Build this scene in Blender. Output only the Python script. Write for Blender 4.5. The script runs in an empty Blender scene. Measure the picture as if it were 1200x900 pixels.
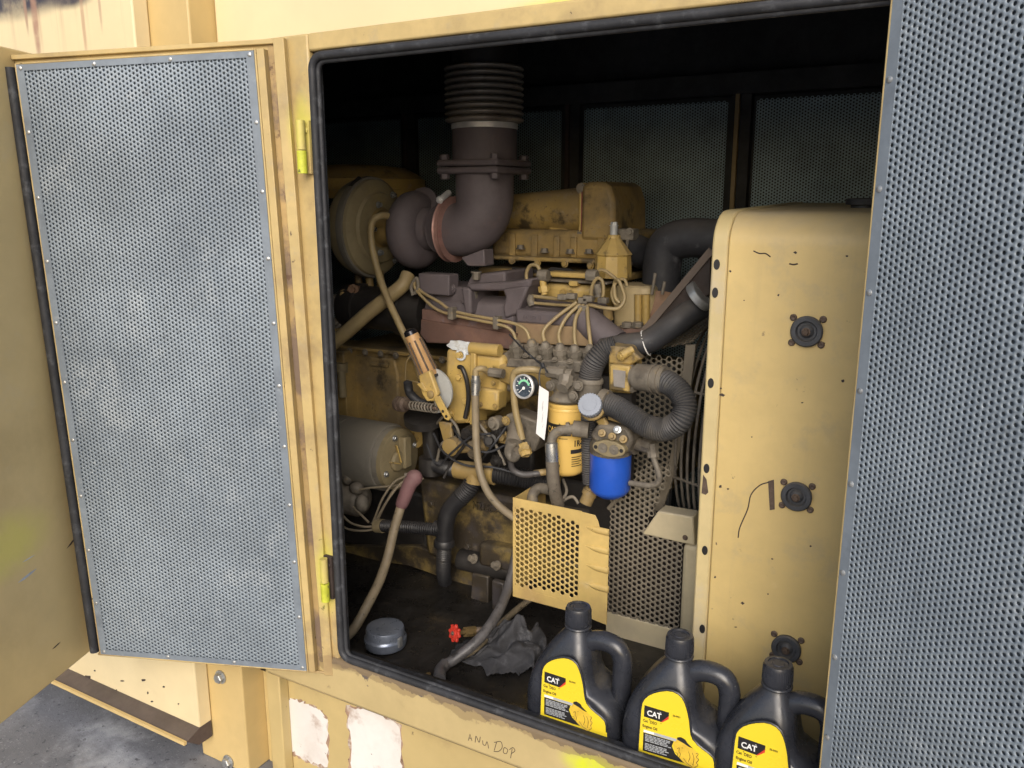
import bpy, math, random
import numpy as np
from mathutils import Vector, Matrix
random.seed(7); rng = np.random.default_rng(7)
SC = bpy.context.scene; COL = SC.collection
R_ = math.radians
# ---------------------------------------------------------------- camera, light, exposure
CAM = Vector((0, -1.25, 1.40)); YAW = R_(29.6); PITCH = R_(12.7); FOC = 970.0
cd = bpy.data.cameras.new("camera"); cam = bpy.data.objects.new("camera", cd); COL.objects.link(cam)
cam.location = CAM; cam.rotation_euler = (R_(90) - PITCH, 0, YAW)
cd.sensor_width = 36; cd.lens = 36 * FOC / 1200; cd.clip_start = .02; cd.clip_end = 500
SC.camera = cam
SUN_EL, SUN_AZ = R_(29), R_(26)          # azimuth measured from -Y (in front of the wall) towards +X
world = bpy.data.worlds.new("World"); SC.world = world; world.use_nodes = True
wn = world.node_tree.nodes; wl = world.node_tree.links
sky = wn.new("ShaderNodeTexSky"); sky.sky_type = 'NISHITA'; sky.sun_disc = False
sky.sun_elevation = SUN_EL; sky.sun_rotation = R_(180) - SUN_AZ
sky.air_density = 1.0; sky.dust_density = 3.0; sky.ozone_density = 1.0
bg = wn["Background"]; bg.inputs[1].default_value = .125
wl.new(sky.outputs[0], bg.inputs[0])
sd = bpy.data.lights.new("sun", 'SUN'); sun = bpy.data.objects.new("sun", sd); COL.objects.link(sun)
sd.energy = 1.4; sd.angle = R_(40); sd.color = (1, .975, .945)
sdir = Vector((math.sin(SUN_AZ) * math.cos(SUN_EL), -math.cos(SUN_AZ) * math.cos(SUN_EL), math.sin(SUN_EL)))
sun.rotation_euler = sdir.to_track_quat('Z', 'Y').to_euler(); sun.location = sdir * 6
SC.view_settings.view_transform = 'Standard'; SC.view_settings.look = 'None'
SC.view_settings.exposure = .46; SC.view_settings.gamma = 1
# ---------------------------------------------------------------- measuring helpers (photo point -> place at a known depth)
_F = Vector((-math.sin(YAW) * math.cos(PITCH), math.cos(YAW) * math.cos(PITCH), -math.sin(PITCH)))
_R = Vector((math.cos(YAW), math.sin(YAW), 0)); _U = _R.cross(_F)
def ray(x, y): return _F + _R * ((x - 600) / FOC) - _U * ((y - 450) / FOC)
def P(x, y, Y): d = ray(x, y); return CAM + d * ((Y - CAM.y) / d.y)
def PZ(x, y, Z): d = ray(x, y); return CAM + d * ((Z - CAM.z) / d.z)
def mpp(p): return (Vector(p) - CAM).dot(_F) / FOC       # metres per photo pixel there
V = Vector
X, Y, Z = V((1, 0, 0)), V((0, 1, 0)), V((0, 0, 1))
# ---------------------------------------------------------------- mesh builder
def frame(d):
    d = V(d).normalized()
    a = Z if abs(d.z) < .9 else X
    u = d.cross(a).normalized(); return d, u, d.cross(u).normalized()
def catmull(pts, n=6):
    pts = [V(p) for p in pts]
    if len(pts) < 3: return pts
    out = []
    q = [pts[0] * 2 - pts[1]] + pts + [pts[-1] * 2 - pts[-2]]
    for i in range(1, len(q) - 2):
        a, b, c, d = q[i - 1:i + 3]
        for k in range(n):
            t = k / n
            out.append(.5 * ((2 * b) + (c - a) * t + (2 * a - 5 * b + 4 * c - d) * t * t + (3 * b - a - 3 * c + d) * t ** 3))
    out.append(pts[-1]); return out
def resample(pts, step):
    L = [0]
    for a, b in zip(pts, pts[1:]): L.append(L[-1] + (b - a).length)
    n = max(2, int(L[-1] / step)); out = []; j = 0
    for k in range(n + 1):
        s = L[-1] * k / n
        while j < len(L) - 2 and L[j + 1] < s: j += 1
        t = (s - L[j]) / max(1e-9, L[j + 1] - L[j]); out.append(pts[j].lerp(pts[j + 1], min(1, max(0, t))))
    return out, L[-1]
class MB:
    def __init__(s): s.v = []; s.f = []
    def add(s, vs, fs):
        o = len(s.v); s.v += [tuple(v) for v in vs]; s.f += [tuple(i + o for i in f) for f in fs]; return s
    def box(s, lo, hi, M=None):
        x0, y0, z0 = lo; x1, y1, z1 = hi
        vs = [V(p) for p in ((x0, y0, z0), (x1, y0, z0), (x1, y1, z0), (x0, y1, z0), (x0, y0, z1), (x1, y0, z1), (x1, y1, z1), (x0, y1, z1))]
        if M: vs = [M @ v for v in vs]
        return s.add(vs, [(0, 3, 2, 1), (4, 5, 6, 7), (0, 1, 5, 4), (1, 2, 6, 5), (2, 3, 7, 6), (3, 0, 4, 7)])
    def obox(s, c, ax, half):       # oriented box: centre, three axes, half sizes
        vs = []
        for k in (-1, 1):
            for i, j in ((-1, -1), (1, -1), (1, 1), (-1, 1)):
                vs.append(V(c) + V(ax[0]) * half[0] * i + V(ax[1]) * half[1] * j + V(ax[2]) * half[2] * k)
        return s.add(vs, [(0, 3, 2, 1), (4, 5, 6, 7), (0, 1, 5, 4), (1, 2, 6, 5), (2, 3, 7, 6), (3, 0, 4, 7)])
    def bar(s, a, b, w, h, up=Z):
        a, b = V(a), V(b); d = (b - a).normalized(); u = d.cross(V(up)).normalized(); n = u.cross(d)
        return s.obox((a + b) / 2, (d, u, n), ((b - a).length / 2, w / 2, h / 2))
    def lathe(s, p, d, prof, seg=28, caps=True):
        d, u, w = frame(d); p = V(p); vs = []; fs = []
        for t, r in prof:
            for k in range(seg):
                a = 2 * math.pi * k / seg; vs.append(p + d * t + (u * math.cos(a) + w * math.sin(a)) * max(r, 1e-5))
        for i in range(len(prof) - 1):
            for k in range(seg):
                k2 = (k + 1) % seg; fs.append((i * seg + k, i * seg + k2, (i + 1) * seg + k2, (i + 1) * seg + k))
        n = (len(prof) - 1) * seg
        if caps: fs.append(tuple(range(seg))[::-1]); fs.append(tuple(n + k for k in range(seg)))
        return s.add(vs, fs)
    def cyl(s, a, b, r, r2=None, seg=20):
        a, b = V(a), V(b); return s.lathe(a, b - a, [(0, r), ((b - a).length, r if r2 is None else r2)], seg)
    def hexbolt(s, p, d, r, h, washer=True):
        d = V(d).normalized()
        if washer: s.lathe(p, d, [(0, r * 1.35), (h * .2, r * 1.35)], 14)
        return s.lathe(V(p), d, [(0, r), (h * .85, r), (h, r * .85)], 6)
    def tube(s, pts, r, seg=12, n=7, corr=None, smooth=True, step=None):
        pts = catmull(pts, n) if smooth else [V(p) for p in pts]
        if corr: pts, L = resample(pts, corr[1] / 4)
        elif step: pts, L = resample(pts, step)
        m = len(pts); vs = []; fs = []; u = None
        for i, p in enumerate(pts):
            d = (pts[min(i + 1, m - 1)] - pts[max(i - 1, 0)]).normalized()
            if u is None: _, u, _w = frame(d)
            u = (u - d * u.dot(d)).normalized(); w = d.cross(u)
            rr = r[0] + (r[1] - r[0]) * i / (m - 1) if isinstance(r, tuple) else r
            if corr: rr += corr[0] * (1, .2, -1, .2)[i % 4]
            for k in range(seg):
                a = 2 * math.pi * k / seg; vs.append(p + (u * math.cos(a) + w * math.sin(a)) * rr)
        for i in range(m - 1):
            for k in range(seg):
                k2 = (k + 1) % seg; fs.append((i * seg + k, i * seg + k2, (i + 1) * seg + k2, (i + 1) * seg + k))
        fs.append(tuple(range(seg))[::-1]); fs.append(tuple((m - 1) * seg + k for k in range(seg)))
        return s.add(vs, fs)
    def prism(s, poly, n):          # 3-D polygon pushed along vector n
        poly = [V(p) for p in poly]; n = V(n); m = len(poly)
        c = sum(poly, V((0, 0, 0))) / m; nn = V((0, 0, 0))
        for i in range(m): nn += (poly[i] - c).cross(poly[(i + 1) % m] - c)
        if nn.dot(n) > 0: poly = poly[::-1]
        fs = [tuple(range(m)), tuple(range(2 * m - 1, m - 1, -1))]
        for i in range(m): j = (i + 1) % m; fs.append((i, i + m, j + m, j))
        return s.add(poly + [p + n for p in poly], fs)
    def torus(s, c, ax, R, r, seg=32, sec=10, a0=0, a1=2 * math.pi):
        d, u, w = frame(ax); full = abs(a1 - a0 - 2 * math.pi) < 1e-6
        n = seg if full else seg + 1; vs = []; fs = []
        for i in range(n):
            a = a0 + (a1 - a0) * i / seg; e = u * math.cos(a) + w * math.sin(a)
            for k in range(sec):
                b = 2 * math.pi * k / sec; vs.append(V(c) + e * (R + r * math.cos(b)) + d * r * math.sin(b))
        for i in range(seg):
            j = (i + 1) % n
            for k in range(sec):
                k2 = (k + 1) % sec; fs.append((i * sec + k, j * sec + k, j * sec + k2, i * sec + k2))
        return s.add(vs, fs)
    def ball(s, c, r, seg=14, rings=9):
        if not hasattr(r, '__len__'): r = (r, r, r)
        vs = []; fs = []
        for i in range(rings + 1):
            a = math.pi * i / rings
            for k in range(seg):
                b = 2 * math.pi * k / seg
                vs.append((c[0] + r[0] * math.sin(a) * math.cos(b), c[1] + r[1] * math.sin(a) * math.sin(b), c[2] + r[2] * math.cos(a)))
        for i in range(rings):
            for k in range(seg):
                k2 = (k + 1) % seg; fs.append((i * seg + k, (i + 1) * seg + k, (i + 1) * seg + k2, i * seg + k2))
        return s.add(vs, fs)
    def loft(s, rings, caps=True):
        m = len(rings[0]); vs = [p for r in rings for p in r]; fs = []
        for i in range(len(rings) - 1):
            for k in range(m):
                k2 = (k + 1) % m; fs.append((i * m + k, i * m + k2, (i + 1) * m + k2, (i + 1) * m + k))
        if caps: fs.append(tuple(range(m))[::-1]); n = (len(rings) - 1) * m; fs.append(tuple(n + k for k in range(m)))
        return s.add(vs, fs)
    def text(s, body, size, fn, bold=0, depth=.0004, sx=1.0, align='LEFT'):   # fn(u, v, w) -> point
        c = bpy.data.curves.new("t", 'FONT'); c.body = body; c.size = size; c.offset = bold * size; c.align_x = align
        c.extrude = depth / 2; c.resolution_u = 3
        o = bpy.data.objects.new("t", c); me = bpy.data.meshes.new_from_object(o)
        s.add([fn(v.co.x * sx, v.co.y, v.co.z) for v in me.vertices], [tuple(p.vertices) for p in me.polygons])
        bpy.data.objects.remove(o); bpy.data.curves.remove(c); bpy.data.meshes.remove(me); return s
    def build(s, name, m, parent=None, bevel=0, angle=38, seg=2, solid=False):
        off = WLOC.get(parent, V((0, 0, 0))) if parent else V((0, 0, 0))
        me = bpy.data.meshes.new(name)
        me.from_pydata([V(v) - off for v in s.v], [], s.f); me.validate(); me.update()
        return link(name, me, m, parent, off, bevel, angle, seg)
WLOC = {}
def link(name, me, m, parent, off, bevel=0, angle=38, seg=2):
    o = bpy.data.objects.new(name, me); COL.objects.link(o); me.materials.append(m)
    me.polygons.foreach_set("use_smooth", [True] * len(me.polygons)); me.set_sharp_from_angle(angle=R_(angle))
    WLOC[o] = off
    if parent: o.parent = parent
    if bevel:
        b = o.modifiers.new("bevel", 'BEVEL'); b.width = bevel; b.segments = seg; b.limit_method = 'ANGLE'; b.angle_limit = R_(40); b.harden_normals = False
    return o
def recenter(o, p):     # a top-level single mesh gets its origin at its base
    p = V(p); o.data.transform(Matrix.Translation(-p)); o.location = p; WLOC[o] = p; return o
def tag(o, label=None, cat=None, group=None, kind=None):
    for k, v in (("label", label), ("category", cat), ("group", group), ("kind", kind)):
        if v: o[k] = v
    return o
def thing(name, label, cat, loc, group=None):
    o = bpy.data.objects.new(name, None); COL.objects.link(o); o.location = V(loc); o.empty_display_size = .05
    WLOC[o] = V(loc); return tag(o, label, cat, group)
def part(name, parent, loc=None):   # a sub-assembly Empty
    o = bpy.data.objects.new(name, None); COL.objects.link(o); o.parent = parent; WLOC[o] = WLOC[parent]; return o
def hole_sheet(name, m, parent, o, u, v, n, w, h, pitch, r, seg=10, thick=0, pred=None, margin=.01, keep=None):
    """hexagonally perforated sheet, real holes; o = corner, u/v unit axes, n outward normal"""
    dx = pitch * .8660254; nx = int((w - 2 * margin) / dx); ny = int((h - 2 * margin) / pitch)
    ox = (w - (nx - 1) * dx) / 2; oy = (h - (ny - .5) * pitch) / 2
    I, J = np.meshgrid(np.arange(nx), np.arange(ny), indexing='ij'); I = I.ravel(); J = J.ravel()
    cx = ox + I * dx; cy = oy + (J + .5 * (I % 2)) * pitch
    if keep is not None: k = keep(cx, cy); cx, cy = cx[k], cy[k]
    hole = np.ones(len(cx), bool) if pred is None else pred(cx, cy)
    a = 2 * np.pi * np.arange(12) / 12
    cor = np.where(np.arange(12) % 2 == 0, pitch / 2 / math.cos(math.pi / 6), pitch / 2)
    if seg != 12: a12 = a
    ou = np.stack([cor * np.cos(a), cor * np.sin(a)], 1); inn = np.stack([r * np.cos(a), r * np.sin(a)], 1)
    base = np.stack([cx, cy], 1)
    u, v, n, o = (np.array(q, float) for q in (u, v, n, o))
    off = np.array(WLOC.get(parent, (0, 0, 0)), float) if parent else np.zeros(3)
    hb = base[hole]; sb = base[~hole]; V_ = []; F_ = []; cnt = 0
    lay = [ou, inn] if not thick else [ou, inn, inn]
    if len(hb):
        pts = np.concatenate([hb[:, None, :] + L[None] for L in lay], 1)
        dep = np.concatenate([np.zeros(12 * 2), np.full(12 * (len(lay) - 2), -thick)])
        V_.append(o + pts[..., :1] * u + pts[..., 1:] * v + dep[None, :, None] * n)
        k = np.arange(12); k2 = (k + 1) % 12
        q = np.stack([k, k2, k2 + 12, k + 12], 1)
        if thick: q = np.concatenate([q, np.stack([k + 12, k2 + 12, k2 + 24, k + 24], 1)])
        F_.append((q[None] + (np.arange(len(hb)) * 12 * len(lay))[:, None, None]).reshape(-1, 4)); cnt = len(hb) * 12 * len(lay)
    verts = np.concatenate([x.reshape(-1, 3) for x in V_]) if V_ else np.zeros((0, 3))
    loops = F_[0].ravel() if F_ else np.zeros(0, int); starts = np.arange(0, len(loops), 4); 
    if len(sb):
        pts = sb[:, None, :] + ou[None]; sv = (o + pts[..., :1] * u + pts[..., 1:] * v).reshape(-1, 3)
        sl = np.arange(len(sv)) + len(verts); starts = np.concatenate([starts, len(loops) + np.arange(0, len(sl), 12)])
        verts = np.concatenate([verts, sv]); loops = np.concatenate([loops, sl])
    verts = verts - off
    me = bpy.data.meshes.new(name); me.vertices.add(len(verts)); me.vertices.foreach_set("co", verts.ravel())
    me.loops.add(len(loops)); me.loops.foreach_set("vertex_index", loops.astype(np.int32))
    me.polygons.add(len(starts)); me.polygons.foreach_set("loop_start", starts.astype(np.int32))
    me.update(calc_edges=True); me.validate()
    ob = bpy.data.objects.new(name, me); COL.objects.link(ob); me.materials.append(m); WLOC[ob] = V(off)
    if parent: ob.parent = parent
    return ob
# ---------------------------------------------------------------- materials
def mat(name, base, rough=.6, metal=0, var=.18, vscale=6, spots=(), blobs=(), dust=0, dustcol=(.30, .25, .18), bump=.0, bscale=60, streak=0, streakcol=(.1, .06, .03), rvar=.12, spec=.5, bands=(), streakz=None):
    m = bpy.data.materials.new(name); m.use_nodes = True; nt = m.node_tree; N = nt.nodes; L = nt.links
    b = N["Principled BSDF"]; tc = N.new("ShaderNodeTexCoord"); co = tc.outputs["Object"]
    b.inputs["Metallic"].default_value = metal; b.inputs["Specular IOR Level"].default_value = spec
    def noise(scale, det=5, rough_=.6, vec=None, w=0.0):
        n = N.new("ShaderNodeTexNoise"); n.inputs["Scale"].default_value = scale; n.inputs["Detail"].default_value = det; n.inputs["Roughness"].default_value = rough_
        mp = N.new("ShaderNodeVectorMath"); mp.operation = 'ADD'; mp.inputs[1].default_value = (w, w * 1.7, w * .6); L.new(vec or co, mp.inputs[0]); L.new(mp.outputs[0], n.inputs["Vector"]); return n.outputs["Fac"]
    def ramp(fac, lo, hi, a=0., b_=1.):
        r = N.new("ShaderNodeMapRange"); r.interpolation_type = 'SMOOTHSTEP'; L.new(fac, r.inputs[0])
        for i, q in zip((1, 2, 3, 4), (lo, hi, a, b_)): r.inputs[i].default_value = q
        return r.outputs[0]
    def mul(a, c):
        q = N.new("ShaderNodeMath"); q.operation = 'MULTIPLY'; q.use_clamp = True; L.new(a, q.inputs[0])
        if hasattr(c, 'links') or hasattr(c, 'is_linked'): L.new(c, q.inputs[1])
        else: q.inputs[1].default_value = c
        return q.outputs[0]
    def mix(fac, a, c):
        q = N.new("ShaderNodeMix"); q.data_type = 'RGBA'
        if hasattr(fac, 'is_linked'): L.new(fac, q.inputs[0])
        else: q.inputs[0].default_value = fac
        for s, i in ((a, 6), (c, 7)):
            if hasattr(s, 'is_linked'): L.new(s, q.inputs[i])
            else: q.inputs[i].default_value = (*s, 1)
        return q.outputs[2]
    dk = tuple(c * (1 - var) for c in base); lt = tuple(min(1, c * (1 + var)) for c in base)
    col = mix(ramp(noise(vscale), .3, .7), dk, lt)
    col = mix(mul(ramp(noise(vscale * 9, w=3), .35, .75), .35), col, tuple(c * (1 - var * 1.5) for c in base))
    k = 10
    if streak:
        mp = N.new("ShaderNodeMapping"); mp.inputs["Scale"].default_value = (30, 30, 1.2); L.new(co, mp.inputs[0])
        sf = mul(ramp(noise(1, vec=mp.outputs[0]), .52, .75), streak)
        if streakz:
            sz = N.new("ShaderNodeSeparateXYZ"); L.new(co, sz.inputs[0]); sf = mul(sf, ramp(sz.outputs[2], *streakz))
        col = mix(sf, col, streakcol)
    for sc, scale, lo, hi, amt in spots:      # colour, scale, threshold from, to, amount
        k += 7.3
        col = mix(mul(ramp(noise(scale, 7, .65, w=k), lo, hi), amt), col, sc)
    for c, r, bc, amt in blobs:               # a patch of paint or dirt with a place of its own
        k += 5.1
        d = N.new("ShaderNodeVectorMath"); d.operation = 'SUBTRACT'; L.new(co, d.inputs[0]); d.inputs[1].default_value = tuple(c)
        if hasattr(r, '__len__'):
            e = N.new("ShaderNodeVectorMath"); e.operation = 'DIVIDE'; L.new(d.outputs[0], e.inputs[0]); e.inputs[1].default_value = tuple(r); d = e; rr = 1
        else: rr = r
        ln = N.new("ShaderNodeVectorMath"); ln.operation = 'LENGTH'; L.new(d.outputs[0], ln.inputs[0])
        f = ramp(ln.outputs["Value"], rr, rr * .35)
        col = mix(mul(mul(f, ramp(noise(22, w=k), .25, .6, .55, 1.)), amt), col, bc)
    for lo, hi, bc, sc, th, amt in bands:     # chipped or dirty along a height range
        k += 4.3
        sp0 = N.new("ShaderNodeSeparateXYZ"); L.new(co, sp0.inputs[0])
        ad = N.new("ShaderNodeMath"); ad.operation = 'MULTIPLY_ADD'; L.new(ramp(sp0.outputs[2], lo, hi), ad.inputs[0]); ad.inputs[1].default_value = .42; L.new(noise(sc, 6, .6, w=k), ad.inputs[2])
        col = mix(mul(ramp(ad.outputs[0], th, th + .03), amt), col, bc)
    if dust:
        g = N.new("ShaderNodeNewGeometry"); sp = N.new("ShaderNodeSeparateXYZ"); L.new(g.outputs["Normal"], sp.inputs[0])
        f = ramp(sp.outputs[2], .05, .95); f = mul(f, ramp(noise(14, w=40), .2, .7, .45, 1.)); col = mix(mul(f, dust), col, dustcol)
    L.new(col, b.inputs["Base Color"])
    L.new(ramp(noise(vscale * 3, w=9), .25, .75, max(.05, rough - rvar), min(1, rough + rvar)), b.inputs["Roughness"])
    if bump:
        bp = N.new("ShaderNodeBump"); bp.inputs["Strength"].default_value = bump; bp.inputs["Distance"].default_value = .002
        L.new(noise(bscale, 6, .65, w=5), bp.inputs["Height"]); L.new(bp.outputs[0], b.inputs["Normal"])
    return m
DIRT = (.10, .075, .045); RUST = (.16, .06, .03); GRIME = (.025, .02, .016); LIME = (.62, .66, .03)
# ---------------------------------------------------------------- the enclosure
EL = V((-.65, .70, .10))
def rel(p, root=EL): return V(p) - root
YEL = (.56, .42, .18)
CH = lambda a=.8: ((.045, .03, .025), 34, .66, .69, a)
M = {}
M['yellow'] = mat('faded_yellow_paint', (.58, .43, .19), .5, var=.09, vscale=3, spots=[((.30, .21, .09), 5, .55, .8, .35), ((.07, .04, .025), 30, .70, .73, .8)], bump=.08)
M['yellow_streak'] = mat('streaked_yellow_paint', (.74, .62, .38), .5, var=.07, vscale=2, streak=.7, streakcol=(.36, .20, .12), streakz=(1.55, 1.75), spots=[((.07, .05, .06), 16, .72, .76, .8)], blobs=[(rel(P(20, -2, -.055)), (.30, .2, .055), (.05, .045, .06), 1), (rel(P(83, -4, -.055)), (.10, .2, .03), (.06, .05, .06), 1), (rel(P(41, 22, -.055)), (.016, .2, .12), (.36, .20, .14), .9), (rel(P(30, 14, -.055)), (.008, .2, .06), (.36, .22, .15), .8), (rel(P(97, 22, -.055)), (.008, .2, .12), (.45, .28, .18), .7), (rel(P(117, 10, -.055)), (.006, .2, .06), (.45, .30, .2), .7)], bump=.06)  # streaks are stains; base lightened, strong light on the wall put into it
M['yellow_frame'] = mat('worn_frame_paint', (.50, .375, .165), .5, var=.14, vscale=5, spots=[((.20, .14, .085), 7, .48, .74, .55), ((.36, .30, .20), 22, .55, .7, .4), ((.05, .03, .025), 38, .66, .69, .8)], blobs=[(rel((-1.17, -.02, 1.53)), (.035, .1, .09), LIME, .4), (rel((-1.17, 0, .60)), (.03, .1, .12), LIME, .4)], bands=[(.62, .20, (.26, .17, .09), 5, .86, .45)], bump=.12)
M['yellow_header'] = mat('header_paint', (.74, .62, .38), .5, var=.05, vscale=2, spots=[((.40, .28, .12), 3, .55, .8, .3)], blobs=[(rel((-.52, 0, 1.70)), (.30, .2, .035), LIME, .9)], bump=.05)  # faded paint, lightened further: bright light on the header put into the colour
M['sill'] = mat('chipped_sill_paint', (.50, .39, .19), .5, var=.1, vscale=4, spots=[((.40, .36, .36), 18, .70, .74, .5), ((.25, .17, .08), 6, .55, .8, .45)],
    blobs=[(rel((-1.15, .01, .405)), (.09, .05, .03), (.07, .05, .05), .9), (rel((-.90, .01, .409)), (.30, .06, .022), (.10, .08, .09), .85), (rel((-.55, .01, .408)), (.22, .06, .02), (.09, .07, .08), .8), (rel((-.53, -.01, .365)), (.085, .06, .042), LIME, 1), (rel((-.42, -.01, .35)), (.10, .06, .05), LIME, 1)], bands=[(.270, .304, (.085, .07, .075), 26, .73, .9), (.255, .304, (.25, .18, .09), 10, .70, .6)], bump=.15)
M['lower'] = mat('lower_panel_paint', (.52, .40, .18), .5, var=.1, vscale=3, spots=[((.24, .16, .09), 6, .54, .8, .5), ((.08, .05, .03), 36, .68, .72, .7)], bump=.06)
M['patch'] = mat('bare_white_primer', (.72, .69, .66), .7, var=.06, vscale=5, spots=[((.36, .25, .19), 11, .55, .72, .8), ((.5, .42, .36), 6, .5, .8, .5), ((.10, .05, .03), 40, .68, .71, .9)], bump=.1)
M['peel'] = mat('peeled_paint_edge', (.34, .22, .15), .8, var=.3, vscale=20, spots=[((.62, .56, .50), 30, .5, .6, .7), ((.10, .05, .03), 40, .6, .66, .8)])
M['brown'] = mat('dirty_base_rail', (.075, .055, .05), .75, var=.25, vscale=9, dust=.2, bump=.2)
M['plate'] = mat('dull_scuffed_paint', (.54, .425, .215), .42, var=.06, vscale=4, spots=[((.50, .42, .26), 7, .58, .72, .35), ((.28, .21, .10), 3, .5, .75, .35), ((.16, .13, .12), 26, .72, .75, .5)], blobs=[(rel((-1.70, -.42, .70)), (.3, .2, .09), LIME, .35)], bump=.06)
M['rubber'] = mat('black_rubber', (.024, .025, .029), .62, var=.35, vscale=14, spots=[((.10, .105, .115), 30, .52, .68, .6), ((.20, .16, .09), 50, .68, .74, .5)], bump=.15)
M['galv'] = mat('galvanised_steel', (.255, .30, .345), .5, .12, var=.18, vscale=3.2, spots=[((.17, .205, .245), 3.1, .46, .72, .6), ((.46, .50, .53), 9, .55, .74, .4), ((.14, .16, .18), 45, .60, .68, .5), ((.50, .55, .58), 70, .64, .70, .5)], streak=.45, streakcol=(.17, .21, .26), bump=.04)
M['galv_border'] = mat('dull_galvanised_edge', (.20, .235, .275), .55, .12, var=.15, vscale=9, spots=[((.12, .14, .17), 12, .5, .68, .6), ((.34, .37, .40), 30, .6, .7, .5)], bump=.05)
M['galv_dark'] = mat('sooty_galvanised_steel', (.32, .42, .445), .55, .15, var=.2, vscale=4, spots=[((.12, .14, .145), 4, .45, .7, .6)], bump=.05)
M['felt'] = mat('dark_insulation', (.10, .125, .155), .9, var=.25, vscale=15)
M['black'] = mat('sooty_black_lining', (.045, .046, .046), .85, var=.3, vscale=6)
M['floor'] = mat('oily_black_floor', (.020, .018, .016), .38, var=.4, vscale=7, spots=[((.06, .045, .028), 9, .56, .72, .7), ((.16, .12, .08), 60, .70, .73, .6)], bump=.5, bscale=30, rvar=.25)
M['zinc'] = mat('zinc_fastener', (.45, .46, .46), .4, .7, var=.15, vscale=40)
M['asphalt'] = mat('grey_asphalt', (.19, .195, .215), .85, var=.25, vscale=3, spots=[((.50, .51, .53), 3.5, .48, .70, .8), ((.05, .05, .06), 70, .60, .66, .7), ((.06, .05, .05), 12, .68, .72, .8), ((.36, .37, .39), 130, .60, .66, .6)], bump=.8, bscale=150)
M['groove'] = mat('rusty_rim_groove', (.40, .28, .12), .6, var=.2, vscale=6, spots=[((.12, .085, .08), 7, .45, .6, .8), ((.10, .05, .03), 30, .6, .68, .8)], bump=.2)
M['gouge'] = mat('scratch_metal', (.40, .45, .55), .5, .2, var=.2, vscale=30)
M['scratch'] = mat('scratch_brown', (.05, .035, .03), .8, var=.2, vscale=30)

g = MB().add([(-60, -60, 0), (60, -60, 0), (60, 60, 0), (-60, 60, 0)], [(0, 1, 2, 3)]).build('ground', M['asphalt']); tag(g, kind='structure')

enc = thing('generator_enclosure', 'faded yellow steel generator enclosure with two perforated doors standing open', 'enclosure', EL)
XL, XR, ZB, ZT = -1.147, -.085, .407, 1.664          # door opening
XP = -1.38
# frame round the opening
m = MB()
m.box((XP, 0, .297), (XL - .004, .035, 1.70)); m.box((XR + .004, 0, .297), (.45, .035, 1.70)); m.box((XL - .004, 0, ZT + .004), (XR + .004, .035, 1.70))
m.build('door_frame', M['yellow_frame'], enc, bevel=.004)
XQ = P(283, 790, -.015).x
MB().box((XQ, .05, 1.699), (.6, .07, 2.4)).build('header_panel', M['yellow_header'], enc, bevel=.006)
sill = MB().box((XP, -.006, .300), (.45, .038, ZB - .003)).build('sill', M['sill'], enc, bevel=.010, seg=3)
def gasket(xl, xr, zb, zt, rc, y, r):
    pts = []
    for cx, cz, a0 in ((xr - rc, zb + rc, -90), (xr - rc, zt - rc, 0), (xl + rc, zt - rc, 90), (xl + rc, zb + rc, 180)):
        for k in range(6): a = R_(a0 + 18 * k); pts.append(V((cx + rc * math.cos(a), y, cz + rc * math.sin(a))))
    return pts + [pts[0], pts[1]]
sl = MB().tube(gasket(XL + .006, XR - .006, ZB + .004, ZT - .006, .024, -.002, .012), .0080, 12, smooth=False).tube(gasket(XL + .0150, XR - .0150, ZB + .010, ZT - .0150, .018, .004, .01), .0050, 10, smooth=False)
for w in ((XL - .004, .014, ZB - .02, XL + .008, .024, ZT + .02), (XR - .020, .014, ZB - .02, XR + .004, .034, ZT + .02), (XL + .008, .014, ZB - .02, XR - .020, .030, ZB + .004), (XL + .008, .014, ZT - .010, XR - .020, .030, ZT + .02)): sl.box(w[:3], w[3:])
sl.build('door_seal', M['rubber'], enc)
# lower panel with worn patches and writing on the sill
xs = P(327, 800, .02).x
m = MB().box((XQ, .05, .0), (.45, .07, .299)); m.box((P(312, 800, .02).x, .02, 0), (xs, .0495, .298))
lp = m.build('lower_panel', M['lower'], enc, bevel=.003)
def blotch(px, Yp, n, seed, jit=2.0):
    r_ = random.Random(seed); out = []
    for i in range(len(px)):
        a, b = px[i], px[(i + 1) % len(px)]
        for k in range(n): t = k / n; out.append(P(a[0] + (b[0] - a[0]) * t + r_.uniform(-jit, jit), a[1] + (b[1] - a[1]) * t + r_.uniform(-jit, jit), Yp))
    return out
for px_, sd_ in (([(331, 818), (352, 822), (374, 832), (383, 845), (384, 899), (362, 893), (333, 876)], 1), ([(408, 830), (436, 832), (468, 851), (470, 915), (412, 925), (411, 885)], 2)):
    cxp = sum(a for a, b in px_) / len(px_); cyp = sum(b for a, b in px_) / len(px_)
    MB().prism(blotch([(a + (a - cxp) * .07, b + (b - cyp) * .05) for a, b in px_], .0496, 9, sd_ + 5, 2.2), (0, .0006, 0)).build('peeled_edge', M['peel'], lp)
    MB().prism(blotch(px_, .0490, 8, sd_), (0, .0008, 0)).build('bare_patch', M['patch'], lp)
def strokes(lines, Yp, r):
    m = MB()
    for ln in lines: m.tube([P(x, y, Yp) for x, y in ln], r, 5, n=4, smooth=len(ln) > 3)
    return m
def wz(pts, ox=540, oy=800, s=1200 / 280): return [(ox + x / s, oy + y / s) for x, y in pts]
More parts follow.
